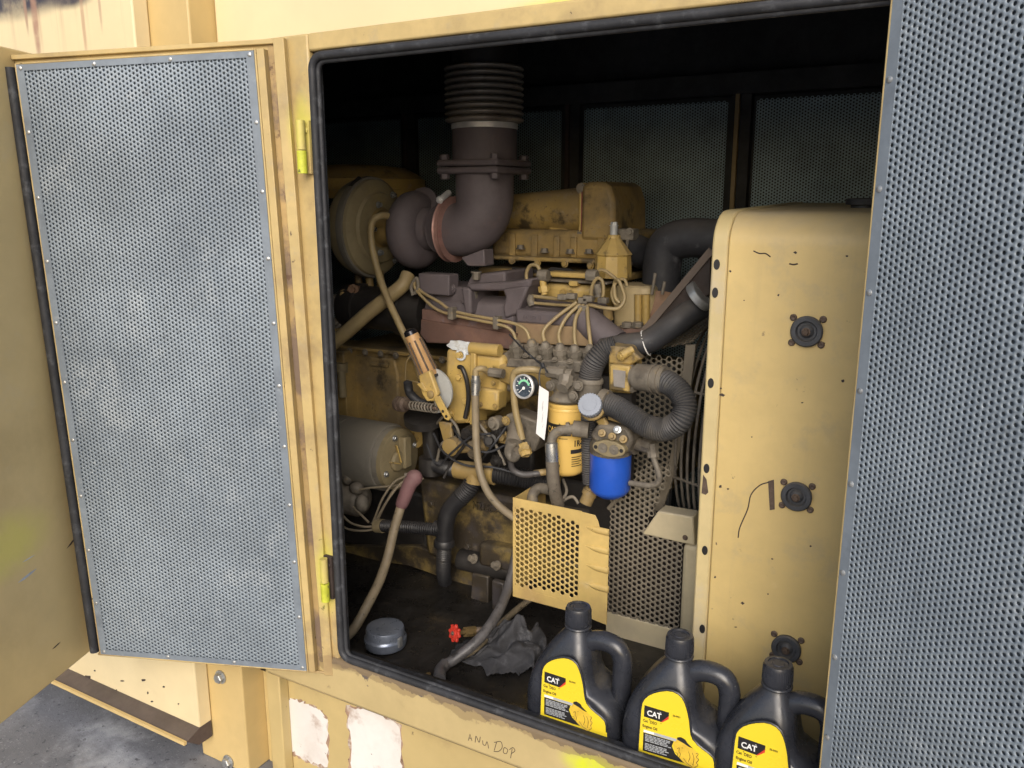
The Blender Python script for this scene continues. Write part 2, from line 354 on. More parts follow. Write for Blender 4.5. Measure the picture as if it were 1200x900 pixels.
strokes([wz(q) for q in ([(38, 290), (46, 258), (56, 292)], [(40, 278), (54, 280)], [(72, 300), (76, 268), (92, 300), (98, 272)], [(110, 290), (112, 310), (124, 314), (132, 296), (140, 330)], [(168, 340), (180, 298)], [(168, 300), (200, 296), (208, 325), (190, 345), (166, 345)], [(216, 330), (214, 350), (228, 356), (236, 338), (222, 326), (216, 330)], [(250, 378), (258, 332)], [(244, 336), (262, 326), (272, 342), (254, 356)])], -.0062, .0007).build('scratched_writing', M['scratch'], sill)
# post with bolts, side panel, base rail on the left
xb = P(228, 790, -.055).x
po = MB().box((xb - .05, -.015, 0), (XQ - .001, .069, 2.4)).build('corner_post', M['yellow'], enc, bevel=.004)
for bx, by in ((259, 793), (268, 892)):
    MB().hexbolt(P(bx, by, -.016), -Y, .013, .014).build('bolt', M['zinc'], po)
zb_ = P(232, 853, -.055).z
MB().box((-4.2, -.055, zb_), (xb, -.016, 2.4)).build('side_panel', M['yellow_streak'], enc, bevel=.004)
zr = P(232, 878, -.10).z
m = MB().prism([(-4.2, -.095, zr), (-4.2, -.053, zb_ + .003), (-4.2, -.02, zb_ + .003), (-4.2, -.02, zr - .03), (-4.2, -.060, zr - .03)], (4.2 + xb, 0, 0))
m.build('base_rail', M['brown'], enc)
MB().box((-4.2, -.103, zr - .006), (xb, -.0955, zr + .003)).build('rail_edge', M['yellow'], enc)
# chips on the side panel
for cx, cy, w, h in ((102, 794, 9, 5), (143, 798, 5, 2), (168, 797, 5, 3), (192, 805, 3, 2), (173, 812, 2, 3), (178, 822, 3, 2), (111, 786, 2, 2), (209, 825, 2, 2), (136, 809, 2, 2)):
    MB().prism([P(cx + w * .6 * math.cos(a) * random.uniform(.6, 1.1), cy + h * .6 * math.sin(a) * random.uniform(.6, 1.1), -.0554) for a in np.arange(0, 6.28, .7)], (0, .0003, 0)).build('rust_chip', M['scratch'], enc)
# inside: floor tray, roof, back lining
MB().box((-2.7, .045, .26), (.6, 1.40, .32)).box((-2.7, .040, .32), (.6, .055, .397)).build('floor_tray', M['floor'], enc)
MB().box((-2.7, .036, 1.95), (.6, 1.46, 2.0)).box((-2.75, .036, .2), (-2.7, 1.46, 1.95)).box((.6, .036, .2), (.65, 1.46, 1.95)).box((-2.7, 1.40, .2), (.6, 1.46, 1.95)).box((-2.7, .075, .26), (XP - .02, .09, 1.95)).box((XP-.02, .075, 1.705), (.6, .09, 1.95)).build('black_lining', M['black'], enc)
PX = [-2.48, -1.915, -1.246, -.684, -.10]
BY = 1.35
for a, b_ in zip(PX, PX[1:]):
    pn = MB().box((a + .03, BY + .018, .34), (b_ - .03, BY + .03, 1.695)).build('back_panel', M['black'], enc)
    hole_sheet('perforated_sheet', M['galv_dark'], pn, (a + .03, BY, .34), X, Z, -Y, b_ - a - .06, 1.355, .0093, .0027)
for a in PX:
    mp_ = MB().box((a - .028, BY - .006, .32), (a + .028, BY + .03, 1.72)).build('lining_post', M['black'], enc)
    MB().box((a - .016, BY - .022, .32), (a - .004, BY - .0065, 1.70)).build('post_edge', M['brown'] if a < -1 else mat('dim_post_paint', (.30, .22, .10), .6), mp_)
MB().box((-2.7, BY - .02, 1.70), (.6, BY + .03, 1.76)).build('lining_rail', M['black'], enc)
# ---- doors
def door(H, d, n, smax, label, hinge_rim, piv):
    d = V(d).normalized(); n = V(n).normalized(); Zt = (Z + d * piv).normalized(); d = (d - Z * piv).normalized(); Q = lambda s, t, h: V((H[0], H[1], 1.0)) + d * s + n * t + Zt * (h - 1.0)
    z0, z1 = (.368, 1.672) if piv else (.345, 1.677)
    def B(m, s0, s1, t0, t1, h0, h1): m.obox(Q((s0 + s1) / 2, (t0 + t1) / 2, (h0 + h1) / 2), (d, n, Zt), ((s1 - s0) / 2, (t1 - t0) / 2, (h1 - h0) / 2))
    m = MB()
    B(m, hinge_rim[0], smax + .018, -.026, -.019, z0 - .012, z1 + .022)                                   # outer skin
    for a in ((-.004, .0), (smax, smax + .004)): B(m, a[0], a[1], -.0185, .0005, z0 - .003, z1 + .003)      # inner box edges
    B(m, 0, smax, -.0185, .0005, z1, z1 + .004); B(m, 0, smax, -.0185, .0005, z0 - .004, z0)
    if hinge_rim[0] < -.03:
        B(m, -.020, -.0045, -.0185, -.0002, z0 - .003, z1 + .003); B(m, hinge_rim[0], hinge_rim[0] + .022, -.0185, -.004, z0 - .011, z1 + .021)
    else: B(m, hinge_rim[0], hinge_rim[0] + .003, -.0185, -.006, z0 - .011, z1 + .021)
    B(m, hinge_rim[0] + .021, smax + .018, -.0185, -.010, z1 + .012, z1 + .021); B(m, hinge_rim[0] + .021, smax + .018, -.0185, -.010, z0 - .011, z0 - .006)
    dr = m.build('door', M['yellow_frame'], enc, bevel=.0015); tag(dr, label)
    if hinge_rim[0] < -.03:
        mm = MB(); B(mm, hinge_rim[0] + .0225, -.0205, -.0185, -.0172, z0 - .009, z1 + .012); mm.build('rim_groove', M['groove'], dr)
    mm = MB(); B(mm, .001, smax - .001, -.018, -.0045, z0 + .001, z1 - .001); mm.build('insulation', M['felt'], dr)
    hole_sheet('perforated_sheet', M['galv'], dr, Q(0, 0, z0), d, Zt, n, smax, z1 - z0, .0092, .00255, thick=.0012, margin=.012)
    mb = MB(); bw = .0165
    for a in ((0, bw), (smax - bw, smax)): B(mb, a[0], a[1], -.001, .0007, z0, z1)
    B(mb, bw, smax - bw, -.001, .0007, z0, z0 + .012); B(mb, bw, smax - bw, -.001, .0007, z1 - .012, z1)
    mb.build('sheet_border', M['galv_border'], dr)
    for s in np.linspace(.009, smax - .009, 4):
        for h in (z0 + .007, z1 - .007): MB().lathe(Q(s, .0006, h), n, [(0, .0045), (.0012, .0042), (.0024, .002)], 10).build('rivet', M['zinc'], dr)
    for h in np.linspace(z0, z1, 11)[1:-1]:
        for s in (.007, smax - .007): MB().lathe(Q(s, .0006, h), n, [(0, .0045), (.0012, .0042), (.0024, .002)], 10).build('rivet', M['zinc'], dr)
    MB().tube([Q(smax + .017, -.002, z0 + .004), Q(smax + .017, -.002, z1 - .004)], .0105, 10, smooth=False).build('edge_seal', M['rubber'], dr)
    return dr, Q
sn = math.sin
d1 = V((-.493, -.174, 0)).normalized()
dl, Q1 = door((-1.235, -.035), d1, V((-d1.y, d1.x, 0)), .513, 'left perforated door swung back against the enclosure', (-.060, 0), .024)
hy = mat('lime_hinge_paint', (.50, .52, .05), .5, var=.2, vscale=30, spots=[((.06, .05, .04), 40, .6, .66, .8)])
for z in (1.495, .60):
    for k, (a, b_) in enumerate(((0, .042), (.044, .098))):
        MB().cyl(V((-1.160, -.022, z + a - .05)), V((-1.160, -.022, z + b_ - .05)), .0085 if k else .0095, seg=14).build('hinge', hy if not k else M['yellow_frame'], dl)
    MB().box((-1.172, -.0095, z - .05), (-1.150, -.001, z + .048)).hexbolt((-1.156, -.0095, z + .03), -Y, .005, .004).build('hinge_leaf', M['scratch'] if z < 1 else M['yellow_frame'], dl)
d2 = V((math.cos(R_(36)), -math.sin(R_(36)), 0))
dr_, Q2 = door((-.1345, -.062), d2, V((d2.y, -d2.x, 0)), .50, 'right perforated door opened towards the viewer', (-.004, 0), 0)
# neighbouring door seen from outside
q0 = V((-1.800, -.090, 0)); pd = V((.351, -.936, 0)).normalized(); pn_ = V((-pd.y, pd.x, 0))
m = MB().obox(q0 + pd * .26 + pn_ * -.012 + Z * 1.017, (pd, pn_, Z), (.26, .012, .677))
nb = m.build('door', M['plate'], enc, bevel=.004); tag(nb, 'plain dull outer side of the neighbouring door')
def onplate(x, y):
    r = ray(x, y); t = (q0 - CAM).dot(pn_) / r.dot(pn_); return CAM + r * t
def gouge(pts, w, mt):
    m = MB(); a, b = V(onplate(*pts[0])), V(onplate(*pts[1])); d = (b - a); u = d.cross(pn_).normalized() * w
    m.prism([a, a + d * .3 + u, a + d * .75 + u * .8, b, a + d * .7 - u * .6, a + d * .25 - u * .5], pn_ * .0004); m.build('scratch', mt, nb)
gouge(((21, 683), (43, 666)), .0035, M['gouge']); gouge(((78, 643), (93, 624)), .003, M['scratch']); gouge(((61, 761), (71, 752)), .002, M['scratch']); gouge(((26, 659), (41, 650)), .0012, M['gouge'])
# ---------------------------------------------------------------- radiator, guards, cans, things on the floor
M['rad'] = mat('radiator_paint', (.62, .465, .195), .45, var=.08, vscale=3, spots=[((.40, .33, .20), 14, .52, .72, .4), ((.16, .10, .06), 24, .69, .74, .7), ((.42, .33, .17), 5, .5, .75, .35), ((.68, .54, .27), 9, .62, .75, .4), ((.07, .04, .03), 42, .70, .725, .9)], dust=.5, dustcol=(.36, .33, .28), bump=.35, bscale=6, streak=.22, streakcol=(.38, .30, .17))
M['grey'] = mat('grey_rubber_mount', (.055, .058, .065), .55, var=.25, vscale=30, dust=.4, dustcol=(.18, .16, .13))
M['rustbolt'] = mat('rusty_bolt', (.12, .085, .065), .7, .3, var=.3, vscale=60, dust=.3)
M['guard'] = mat('guard_paint', (.57, .41, .145), .5, var=.12, vscale=6, spots=[((.34, .22, .10), 7, .48, .72, .55), ((.62, .50, .28), 18, .58, .72, .4), ((.10, .05, .03), 30, .68, .73, .7)], bump=.06)
M['guard_dusty'] = mat('dusty_guard', (.19, .165, .125), .8, var=.15, vscale=8, spots=[((.12, .10, .08), 5, .5, .7, .5)], dust=.25, dustcol=(.34, .30, .24), bump=.1)
M['guard_edge'] = mat('dusty_cream_guard', (.50, .43, .28), .75, var=.1, vscale=6, spots=[((.30, .26, .2), 7, .5, .75, .4)], dust=.4, dustcol=(.50, .46, .38))
M['wire'] = mat('dusty_black_wire', (.15, .135, .115), .65, var=.3, vscale=30, dust=.45)
M['rust'] = mat('rusty_brown_plate', (.034, .024, .020), .75, var=.3, vscale=15, bump=.15)
M['jug'] = mat('dusty_black_plastic', (.022, .024, .031), .29, var=.3, vscale=12, spots=[((.09, .10, .12), 6, .5, .75, .38), ((.17, .165, .15), 22, .62, .72, .35), ((.30, .30, .28), 90, .70, .74, .7)], dust=.12, dustcol=(.22, .23, .26), bump=.05, spec=.55)
M['label'] = mat('label_yellow', (.78, .60, .03), .35, var=.02, vscale=3)
M['ink'] = mat('black_ink', (.018, .017, .018), .45, var=.1); M['red'] = mat('red_ink', (.62, .05, .03), .4, var=.05)
M['white'] = mat('white_ink', (.82, .82, .80), .5, var=.03); M['greyink'] = mat('grey_ink', (.42, .44, .46), .5, var=.05)
M['gold'] = mat('engine_print', (.70, .47, .05), .45, var=.15, vscale=60); M['brownink'] = mat('brown_ink', (.10, .07, .02), .5, var=.1)
M['coolhose'] = mat('black_coolant_hose', (.024, .025, .030), .62, var=.3, vscale=12, spots=[((.12, .12, .13), 16, .6, .7, .5)], dust=.45, dustcol=(.17, .15, .13), bump=.08)
# radiator ------------------------------------------------------
YR = .30
xl = P(834, 300, YR).x; xe = xl + .030
rad = thing('radiator', 'tall cream yellow radiator guard with rounded top at the right of the engine', 'radiator', (xl + .3, .6, .32))
zt = P(838, 300, YR).z
zc = P(840, 288, YR).z + .05; ztop = P(847, 247, YR + .075).z
prof = [(YR, .345), (YR, zc - .05)]
for k in range(1, 9):
    a = R_(k * 90 / 8); prof.append((YR + .075 * (1 - math.cos(a)), zc - .05 + (ztop - zc + .05) * math.sin(a)))
prof += [(1.0, ztop + .012), (1.0, .345)]
sh = MB().prism([(xe + .0006, y, z) for y, z in prof], (.60, 0, 0)).build('guard_shell', M['rad'], rad, bevel=.003)
# edge flange with slots
fl = [(xl, y - .0018, z + (.0018 if y > YR else 0)) for y, z in prof]
flg = MB().prism(fl, (xe - xl, 0, 0)).build('edge_flange', mat('flange_paint', (.58, .47, .24), .5, var=.08, vscale=5, spots=[((.16, .09, .07), 26, .66, .70, .8), ((.50, .44, .36), 7, .5, .7, .5)]), rad, bevel=.004)
for sx, sy in ((840, 310), (838, 343), (833, 449), (828, 549), (826, 645), (823, 737)):
    c = P(sx, sy, YR - .0022); MB().prism([c + V((.006 * math.cos(a), 0, .010 * math.sin(a))) for a in np.arange(0, 6.28, .45)], (0, -.0005, 0)).build('bolt_slot', M['ink'], rad)
for sx, sy in ((946, 388), (934, 581), (922, 759)):
    c = P(sx, sy, YR - .0005)
    mt = MB().lathe(c, -Y, [(0, .0275), (.007, .0285), (.010, .026), (.010, .019), (.003, .0165), (.003, .0125), (.010, .009), (.012, .005)], 32).build('isolator_mount', M['grey'], rad)
    MB().hexbolt(c - Y * .012, -Y, .0058, .007).build('centre_bolt', M['rustbolt'], mt)
    for a in (42, 138, 222, 318):
        p_ = c + V((.0345 * math.cos(R_(a)), 0, .0345 * math.sin(R_(a))))
        MB().lathe(p_, -Y, [(0, .0066), (.0025, .0062), (.004, .004), (.003, .002)], 12).build('screw', M['rustbolt'], mt)
# drip and scrape marks
def mark(pts, w, mt, par, Yp):
    pts = [P(x, y, Yp) for x, y in pts]; m = MB()
    m.tube(pts, w, 5, n=5); o = m.build('scrape', mt, par); return o
mark([(901, 565), (890, 569), (880, 580), (876, 597), (867, 618), (865, 630)], .0014, M['scratch'], rad, YR)
MB().prism([P(x, y, YR - .0004) for x, y in ((900, 564), (907, 562), (908, 597), (902, 598))], (0, .0002, 0)).build('scrape', M['rustbolt'], rad)
mark([(883, 294), (890, 297), (897, 297), (903, 301)], .0012, M['scratch'], rad, YR)
mark([(925, 309), (930, 310), (935, 309)], .0014, M['scratch'], rad, YR)
MB().prism([P(x, y, YR - .0024) for x, y in ((824, 556), (828, 562), (830, 577), (827, 580), (822, 578))], (0, .0004, 0)).build('scrape', M['rustbolt'], rad)
for cx_, cy_, r_ in ((856, 318, 1.5), (993, 300, 1.6), (932, 296, 1.8), (846, 463, 2.6), (845, 455, 1.2), (988, 446, 2.4), (844, 570, 2.2), (853, 573, 1.3), (940, 472, 1.2), (881, 512, 1.1), (838, 676, 1.6), (870, 707, 2.0), (900, 696, 1.3), (862, 735, 1.4), (966, 402, 1.2), (912, 346, 1.5), (872, 352, 1.2), (950, 640, 1.4), (905, 655, 1.1)):
    MB().prism([P(cx_ + r_ * math.cos(a) * random.uniform(.5, 1.5), cy_ + r_ * math.sin(a) * random.uniform(.4, 1.1), YR - .0003) for a in np.arange(0, 6.28, .8)], (0, .0002, 0)).build('paint_chip', M['scratch'], rad)
cz = PZ(1002, 233, ztop + .02)
MB().lathe((P(1013, 232, .62).x, .62, ztop + .004), Z, [(0, .025), (.006, .025), (.007, .036), (.018, .036), (.02, .03)], 24).build('filler_cap', M['rubber'], rad)
MB().box((xl + .03, .34, .36), (xl + .045, .99, ztop - .03)).build('core_edge', M['black'], rad)
# fan cage (concentric wires beside the radiator)
fan = thing('fan_cage', 'dusty black wire fan cage between the perforated belt guard and the radiator', 'fan guard', (xl - .06, .7, .32))
fcen = V((0, .88, .80))
for k in range(6):
    Yk = .56 + .012 * k; xk = P(826 - 7.2 * k, 560, Yk).x
    MB().torus((xk, .90, .80), X, .90 - Yk, .0036, 64, 8).build('wire_ring', M['wire'], fan)
for zz in (.95, .735, .60):
    MB().tube([V((P(832, 560, .60).x + .01, .56 + 1.2 * (zz - .80) ** 2 * 1.4, zz)), V((P(788, 560, .62).x, .62 + 1.4 * (zz - .80) ** 2, zz - .004))], .0036, 8).build('spoke_wire', M['wire'], fan)
# belt guards -------------------------------------------------
bg_ = thing('belt_guard', 'yellow perforated belt guard panel with four pressed louvres below the oil filters', 'belt guard', P(655, 720, .40))
YG = .40
a0 = P(602, 584, YG); a1 = P(714, 606, YG); zlo = P(602, 697, YG).z; zhi = a0.z
xm = P(681, 640, YG).x; W = xm - a0.x
pn = hole_sheet('perforated_panel', M['guard'], bg_, (a0.x, YG, zlo), X, Z, -Y, W, zhi - zlo, .0142, .0053, thick=.0015, margin=.004,
    pred=lambda u, v: (v < (zhi - zlo) - .018 - .14 * u * .3) & (v > .030 + u * .02))
m = MB().box((a0.x - .002, YG - .0006, zlo - .004), (xm, YG + .0015, zlo + .021)); m.box((a0.x - .002, YG - .0006, zhi - .020), (xm, YG + .0015, zhi + .002))
m.box((a0.x - .002, YG - .0006, zlo + .021), (a0.x + .0045, YG + .0015, zhi - .020))
m.build('panel_edge', M['guard'], bg_)
xr_ = P(713, 660, YG).x; zb2 = P(713, 735, YG).z
poly = [(xm - .006, zlo - .004), (xr_, zlo - .014), (xr_, zhi - .046), (xr_ - .006, zhi - .044), (xr_ - .022, zhi - .036), (xr_ - .028, zhi - .014), (xr_ - .036, zhi - .001), (xm - .006, zhi + .001)]
lv = MB().prism([(x, YG - .0012, z) for x, z in poly], (0, .0025, 0)).build('louvre_plate', M['guard'], bg_, bevel=.0008)
for k in range(4):
    p0 = P(686, 617.5 + k * 22, YG - .001); L_ = .060
    rg = []
    for t in np.linspace(0, 1, 9):
        h = .006 * math.sin(math.pi * min(1, t * 1.6 + .02) * .5 if t < .6 else math.pi / 2) ; hh = max(.0006, h * (.15 if t == 0 else 1))
        rg.append([V((p0.x + L_ * t, YG - .001 - hh * math.sin(q), p0.z + hh * 1.1 * math.cos(q) * (1 if q < 1.57 else 1.5))) for q in np.linspace(0, math.pi, 9)])
    MB().loft(rg).build('louvre', M['guard'], lv)
MB().box((a0.x - .002, YG + .002, zlo), (a0.x, YG + .17, zhi)).build('side_flange', M['guard'], bg_)
# second, dusty guard
g2 = thing('fan_belt_guard', 'grey dusty perforated guard with cream corner between the blue filter and the radiator', 'belt guard', P(765, 750, .53))
YH = .53
xa2 = P(712, 650, YH).x; xb2 = P(801, 660, YH).x; zlo2 = P(760, 745, YH).z - .02; zh2 = P(770, 540, YH).z
x760 = P(762, 620, YH).x; zc2 = P(790, 628, YH).z; zc1 = P(770, 606, YH).z
def keep(u, v):
    x = xa2 + u; z = zlo2 + v
    lim = zc2 + (xb2 - x) * .02
    left = (x < x760 + (z - zc1) * .35) & (z < P(735, 545, YH).z + (x - P(735, 545, YH).x) * .2) & ~((z > P(712, 590, YH).z + (x - xa2) * 1.25))
    return (z < lim) | left
hole_sheet('perforated_panel', M['guard_dusty'], g2, (xa2, YH, zlo2), X, Z, -Y, xb2 - xa2, zh2 - zlo2, .0142, .0049, thick=.002, margin=.002, keep=keep, pred=lambda u, v: (v > .05) & (u < xb2 - xa2 - .006))
xr2 = P(820, 640, YH).x
for q in ([(713, 596), (722, 586), (732, 575)],):
    MB().tube([P(x, y, YH - .001) for x, y in q], .0055, 8, n=3).build('rolled_edge', M['guard_dusty'], g2)
zcA = P(770, 600, YH).z; 
MB().prism([P(771, 599, YH - .001), P(812, 606, YH - .001), P(814, 640, YH - .001), P(752, 626, YH - .001)], (0, .05, 0)).build('solid_corner', M['guard_edge'], g2, bevel=.004)
MB().box((xb2 - .004, YH - .001, zlo2 - .0), (xr2, YH + .10, P(812, 640, YH).z)).build('side_edge', M['guard_edge'], g2, bevel=.012, seg=3)
MB().box((xa2, YH - .001, zlo2 - .03), (xr2 - .002, YH + .01, zlo2 + .055)).build('lower_edge', M['guard_edge'], g2, bevel=.003)
MB().hexbolt(P(803, 630, YH - .001), -Y, .005, .004).build('bolt', M['rustbolt'], g2)
YU = .63
xu0, xu1 = P(735, 470, YU).x, P(806, 480, YU).x; zu0, zu1 = P(745, 600, YU).z, P(760, 414, YU).z
def keepu(u, v):
    x = xu0 + u; z = zu0 + v; return (x < xu1 - .002 - np.maximum(0, (P(800, 500, YU).z - z)) * .22)
hole_sheet('upper_panel', M['guard_dusty'], g2, (xu0, YU, zu0), X, Z, -Y, xu1 - xu0, zu1 - zu0, .0148, .0051, thick=.002, margin=.002, keep=keepu)
MB().prism([P(803, 404, YU - .001), P(815, 404, YU - .001), P(804, 500, YU - .001), P(789, 560, YU - .001), P(775, 600, YU - .001), P(765, 598, YU - .001), P(779, 560, YU - .001), P(793, 500, YU - .001)], (0, .012, 0)).build('upper_edge', M['guard_dusty'], g2, bevel=.002)
ua, ub = P(748, 413, YU), P(813, 402, YU)
ud = V((.02, .28, .075)); un = (ub - ua).normalized(); uv = ud.normalized(); uN = -un.cross(uv).normalized()
uN = uN if uN.z > 0 else -uN
hole_sheet('top_panel', M['guard_dusty'], g2, ua, un, uv, uN, (ub - ua).length, ud.length, .0150, .0050, thick=.002, margin=.002)
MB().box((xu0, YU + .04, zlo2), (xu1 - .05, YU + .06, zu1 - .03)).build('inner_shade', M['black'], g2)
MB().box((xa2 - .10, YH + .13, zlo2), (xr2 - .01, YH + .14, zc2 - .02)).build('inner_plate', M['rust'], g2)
MB().prism([P(754, 389, .60), P(832, 295, .60), P(832, 345, .60)], (0, .012, 0)).build('stay_plate', M['rust'], g2, bevel=.003)
MB().bar(P(753, 390, .594), P(834, 293, .594), .016, .006, up=Y).build('stay_edge', mat('dusty_rust_edge', (.13, .10, .08), .8, var=.2), g2)
# coolant hoses -------------------------------------------------
def single(name, mb, m, label, cat, base, group=None, **k):
    o = mb.build(name, m, None, **k); recenter(o, base); return tag(o, label, cat, group)
yh = .82
MB_ = MB().tube([P(880, 281, .80), P(835, 280, .80), P(806, 279, .80), P(783, 287, .80), P(776, 312, .80), P(775, 345, .80), P(774, 362, .80)], .049, 20, n=9)
single('coolant_hose', MB_, M['coolhose'], 'thick black coolant hose bending from the radiator top down to the engine', 'hose', P(775, 362, .80))
lh = thing('coolant_hose', 'black lower coolant hose with shiny clamp running up behind the dark stay plate', 'hose', P(770, 402, .56))
MB().tube([P(705, 409, .53), P(735, 404, .54), P(760, 400, .56), P(790, 380, .58), P(815, 362, .62), P(850, 343, .66)], (.025, .032), 18).build('hose_wall', M['coolhose'], lh)
MB().lathe(P(816, 350, .6), P(826, 342, .6) - P(816, 350, .6), [(0, .0345), (.002, .037), (.018, .037), (.020, .0345)], 24).build('hose_clamp', M['zinc'], lh)
MB().torus(P(757, 402, .56), V((1, .2, .4)), .030, .0015, 24, 6).build('wire_tie', M['white'], lh)
# oil cans ------------------------------------------------------
ZF = .322
YJ = .085
cap0 = P(678, 708, YJ); HJ = cap0.z - ZF
def jug():
    b = V((cap0.x, YJ, ZF)); s = HJ / .30
    root = thing('oil_jug', '', 'oil can', b, 'black oil cans along the sill')
    q = lambda x, y, z: b + V((x, y, z)) * s
    # sections: z, x left, x right, half depth, roundness
    secs = [(0, -.080, .096, .044, .018), (.004, -.085, .101, .049, .02), (.02, -.087, .103, .052, .022), (.10, -.087, .102, .052, .022), (.118, -.087, .099, .052, .022), (.132, -.086, .092, .052, .024),
            (.144, -.084, .080, .0515, .026), (.153, -.082, .060, .051, .028), (.163, -.079, .046, .050, .028), (.18, -.072, .041, .048, .03), (.20, -.061, .038, .045, .03), (.22, -.048, .035, .039, .028), (.236, -.036, .028, .031, .024), (.247, -.0265, .0245, .0255, .023), (.255, -.0215, .0215, .0215, .0214), (.268, -.020, .020, .020, .0199)]
    rings = []
    for z, x0, x1, hd, r in secs:
        r = min(r, (x1 - x0) / 2 * .999, hd * .999); ring = []
        for cx, cy, a0 in ((x1 - r, hd - r, 0), (x0 + r, hd - r, 90), (x0 + r, -hd + r, 180), (x1 - r, -hd + r, 270)):
            for k in range(7): a = R_(a0 + 15 * k); ring.append(q(cx + r * math.cos(a), cy + r * math.sin(a), z))
        rings.append(ring)
    m = MB().loft(rings); body = m.build('body', M['jug'], root, angle=50)
    hp = [(.008, 0, .218), (.035, 0, .2365), (.060, 0, .240), (.080, 0, .233), (.0895, 0, .212), (.0900, 0, .180), (.0890, 0, .150), (.086, 0, .120), (.080, 0, .09)]
    MB().tube([q(*p) for p in hp], .0182 * s, 16, n=9).build('handle', M['jug'], root)
    m = MB().lathe(q(0, 0, .262), Z, [(0, .0235 * s), (.003, .0245 * s), (.030 * s, .0235 * s), (.034 * s, .022 * s), (.0345 * s, .017 * s), (.0325 * s, .0165 * s), (.0325 * s, .010 * s), (.0335 * s, .009 * s), (.0335 * s, .002)], 36)
    cp = m.build('cap', M['jug'], root, angle=30)
    rb = MB()
    for k in range(40): a = k * math.pi / 20; e = V((math.cos(a), math.sin(a), 0)); rb.cyl(q(0, 0, .267) + e * .0241 * s, q(0, 0, .291) + e * .0235 * s, .0007, seg=5)
    rb.build('cap_ribs', M['jug'], cp)
    MB().torus(q(0, 0, .258), Z, .0225 * s, .003, 32, 8).build('neck_ring', M['jug'], root)
    yf = YJ - .052 * s
    lab = [(22, 670), (24, 560), (30, 400), (36, 260), (44, 196), (62, 158), (95, 125), (140, 102), (190, 88), (250, 81), (300, 90), (345, 114), (380, 150), (405, 200), (422, 250), (436, 310), (446, 360), (453, 420), (461, 480), (478, 525), (515, 572), (560, 612), (610, 652), (648, 692), (662, 740), (664, 800), (664, 905), (664, 990), (340, 905), (22, 812)]
    pj = lambda x, y, e=0: P(630 + x / 8.18, 760 + y / 8.18, yf - .0006 - e)
    lb = MB().prism([pj(x, y) for x, y in lab], (0, .0008, 0)).build('label', M['label'], root)
    MB().tube([pj(x, y, -.0009) for x, y in lab[:26]], .0022, 6, smooth=False).build('label_rim', M['jug'], root)
    # in-plane frame for lettering: origin at logo's top left, u along X, v up
    o0 = pj(66, 220); k = mpp(o0)
    fn = lambda x, y, e: (lambda u, v, w: V((x + u, yf - .0008 - e - w, y + v)))
    def blk(name, pts, mt, e=.0003): return MB().prism([pj(a, c, e) for a, c in pts], (0, .0002, 0)).build(name, mt, lb)
    blk('logo_block', [(66, 220), (270, 287), (268, 345), (215, 375), (64, 322)], M['ink'])
    blk('logo_triangle', [(268, 318), (268, 345), (216, 375), (206, 372)], M['red'], .0006)
    t0 = pj(92, 318)
    def word(name, txt, at, size, mt, bold=0, sx=1, e=.0007):
        p = pj(*at); return MB().text(txt, size, lambda u, v, w: V((p.x + u, yf - .0008 - e - w, p.z + v)), bold=bold, sx=sx).build(name, mt, lb)
    word('logo_lettering', 'CAT', (90, 306), .0150, M['white'], bold=.022, sx=.90)
    word('lettering', '™', (192, 290), .0035, M['white'])
    word('lettering', 'Cat  DEO', (58, 362), .0076, M['brownink'], .012, .85); word('lettering', '®', (108, 352), .003, M['brownink']); word('lettering', '™', (200, 388), .003, M['brownink'])
    word('lettering', 'Engine Oil', (56, 410), .0076, M['brownink'], .012, .88)
    word('lettering', '3E-9901', (302, 318), .0048, M['brownink'], .008, .9)
    blk('text_strip', [(66, 440), (345, 528), (342, 552), (64, 462)], M['greyink']); blk('text_strip', [(66, 440), (150, 466), (150, 488), (64, 462)], M['white'], .0005)
    blk('text_panel', [(64, 465), (316, 546), (300, 590), (330, 660), (415, 745), (340, 722), (62, 630)], M['ink'], .0002)
    rr = random.Random(3)
    for i in range(11):
        if i == 5: continue
        y0 = 482 + i * 13; L_ = (195 if i < 5 else 175) + rr.uniform(-30, 10); x0 = 78
        m = MB(); x = x0
        while x < x0 + L_:
            w = rr.uniform(14, 40); m.prism([pj(x, y0 + (x - x0) * .32, .0006), pj(x + w, y0 + (x + w - x0) * .32, .0006), pj(x + w, y0 + 7 + (x + w - x0) * .32, .0006), pj(x, y0 + 7 + (x - x0) * .32, .0006)], (0, .0002, 0)); x += w + 5
        m.build('text_line', M['greyink'], lb)
    blk('engine_picture', [(312, 570), (345, 525), (380, 540), (440, 600), (480, 620), (518, 650), (526, 690), (520, 740), (510, 782), (480, 792), (440, 770), (400, 735), (360, 690), (345, 650), (318, 620)], M['gold'], .0005)
    blk('picture_shadow', [(342, 512), (372, 508), (410, 532), (425, 560), (476, 612), (440, 596), (400, 566), (370, 548), (342, 530)], M['ink'], .0008)
    for pl in ([(345, 612), (362, 606), (360, 640), (372, 660), (366, 690)], [(330, 648), (345, 655), (352, 676)], [(440, 640), (452, 690), (440, 730)], [(470, 650), (485, 700), (478, 760)], [(500, 655), (520, 660), (505, 690), (524, 712), (506, 740), (520, 762), (492, 782)], [(382, 606), (392, 606)], [(400, 700), (430, 744), (470, 775)]):
        MB().tube([pj(*a, .0008) for a in pl], .00045, 4).build('picture_line', M['brownink'], lb)
    return root
J0 = jug(); J0['label'] = 'leftmost of the three black oil cans, in front of the yellow guard'
def copy_tree(o, parent=None):
    c = o.copy(); COL.objects.link(c)
    if parent: c.parent = parent
    for ch in o.children: copy_tree(ch, c)
    return c
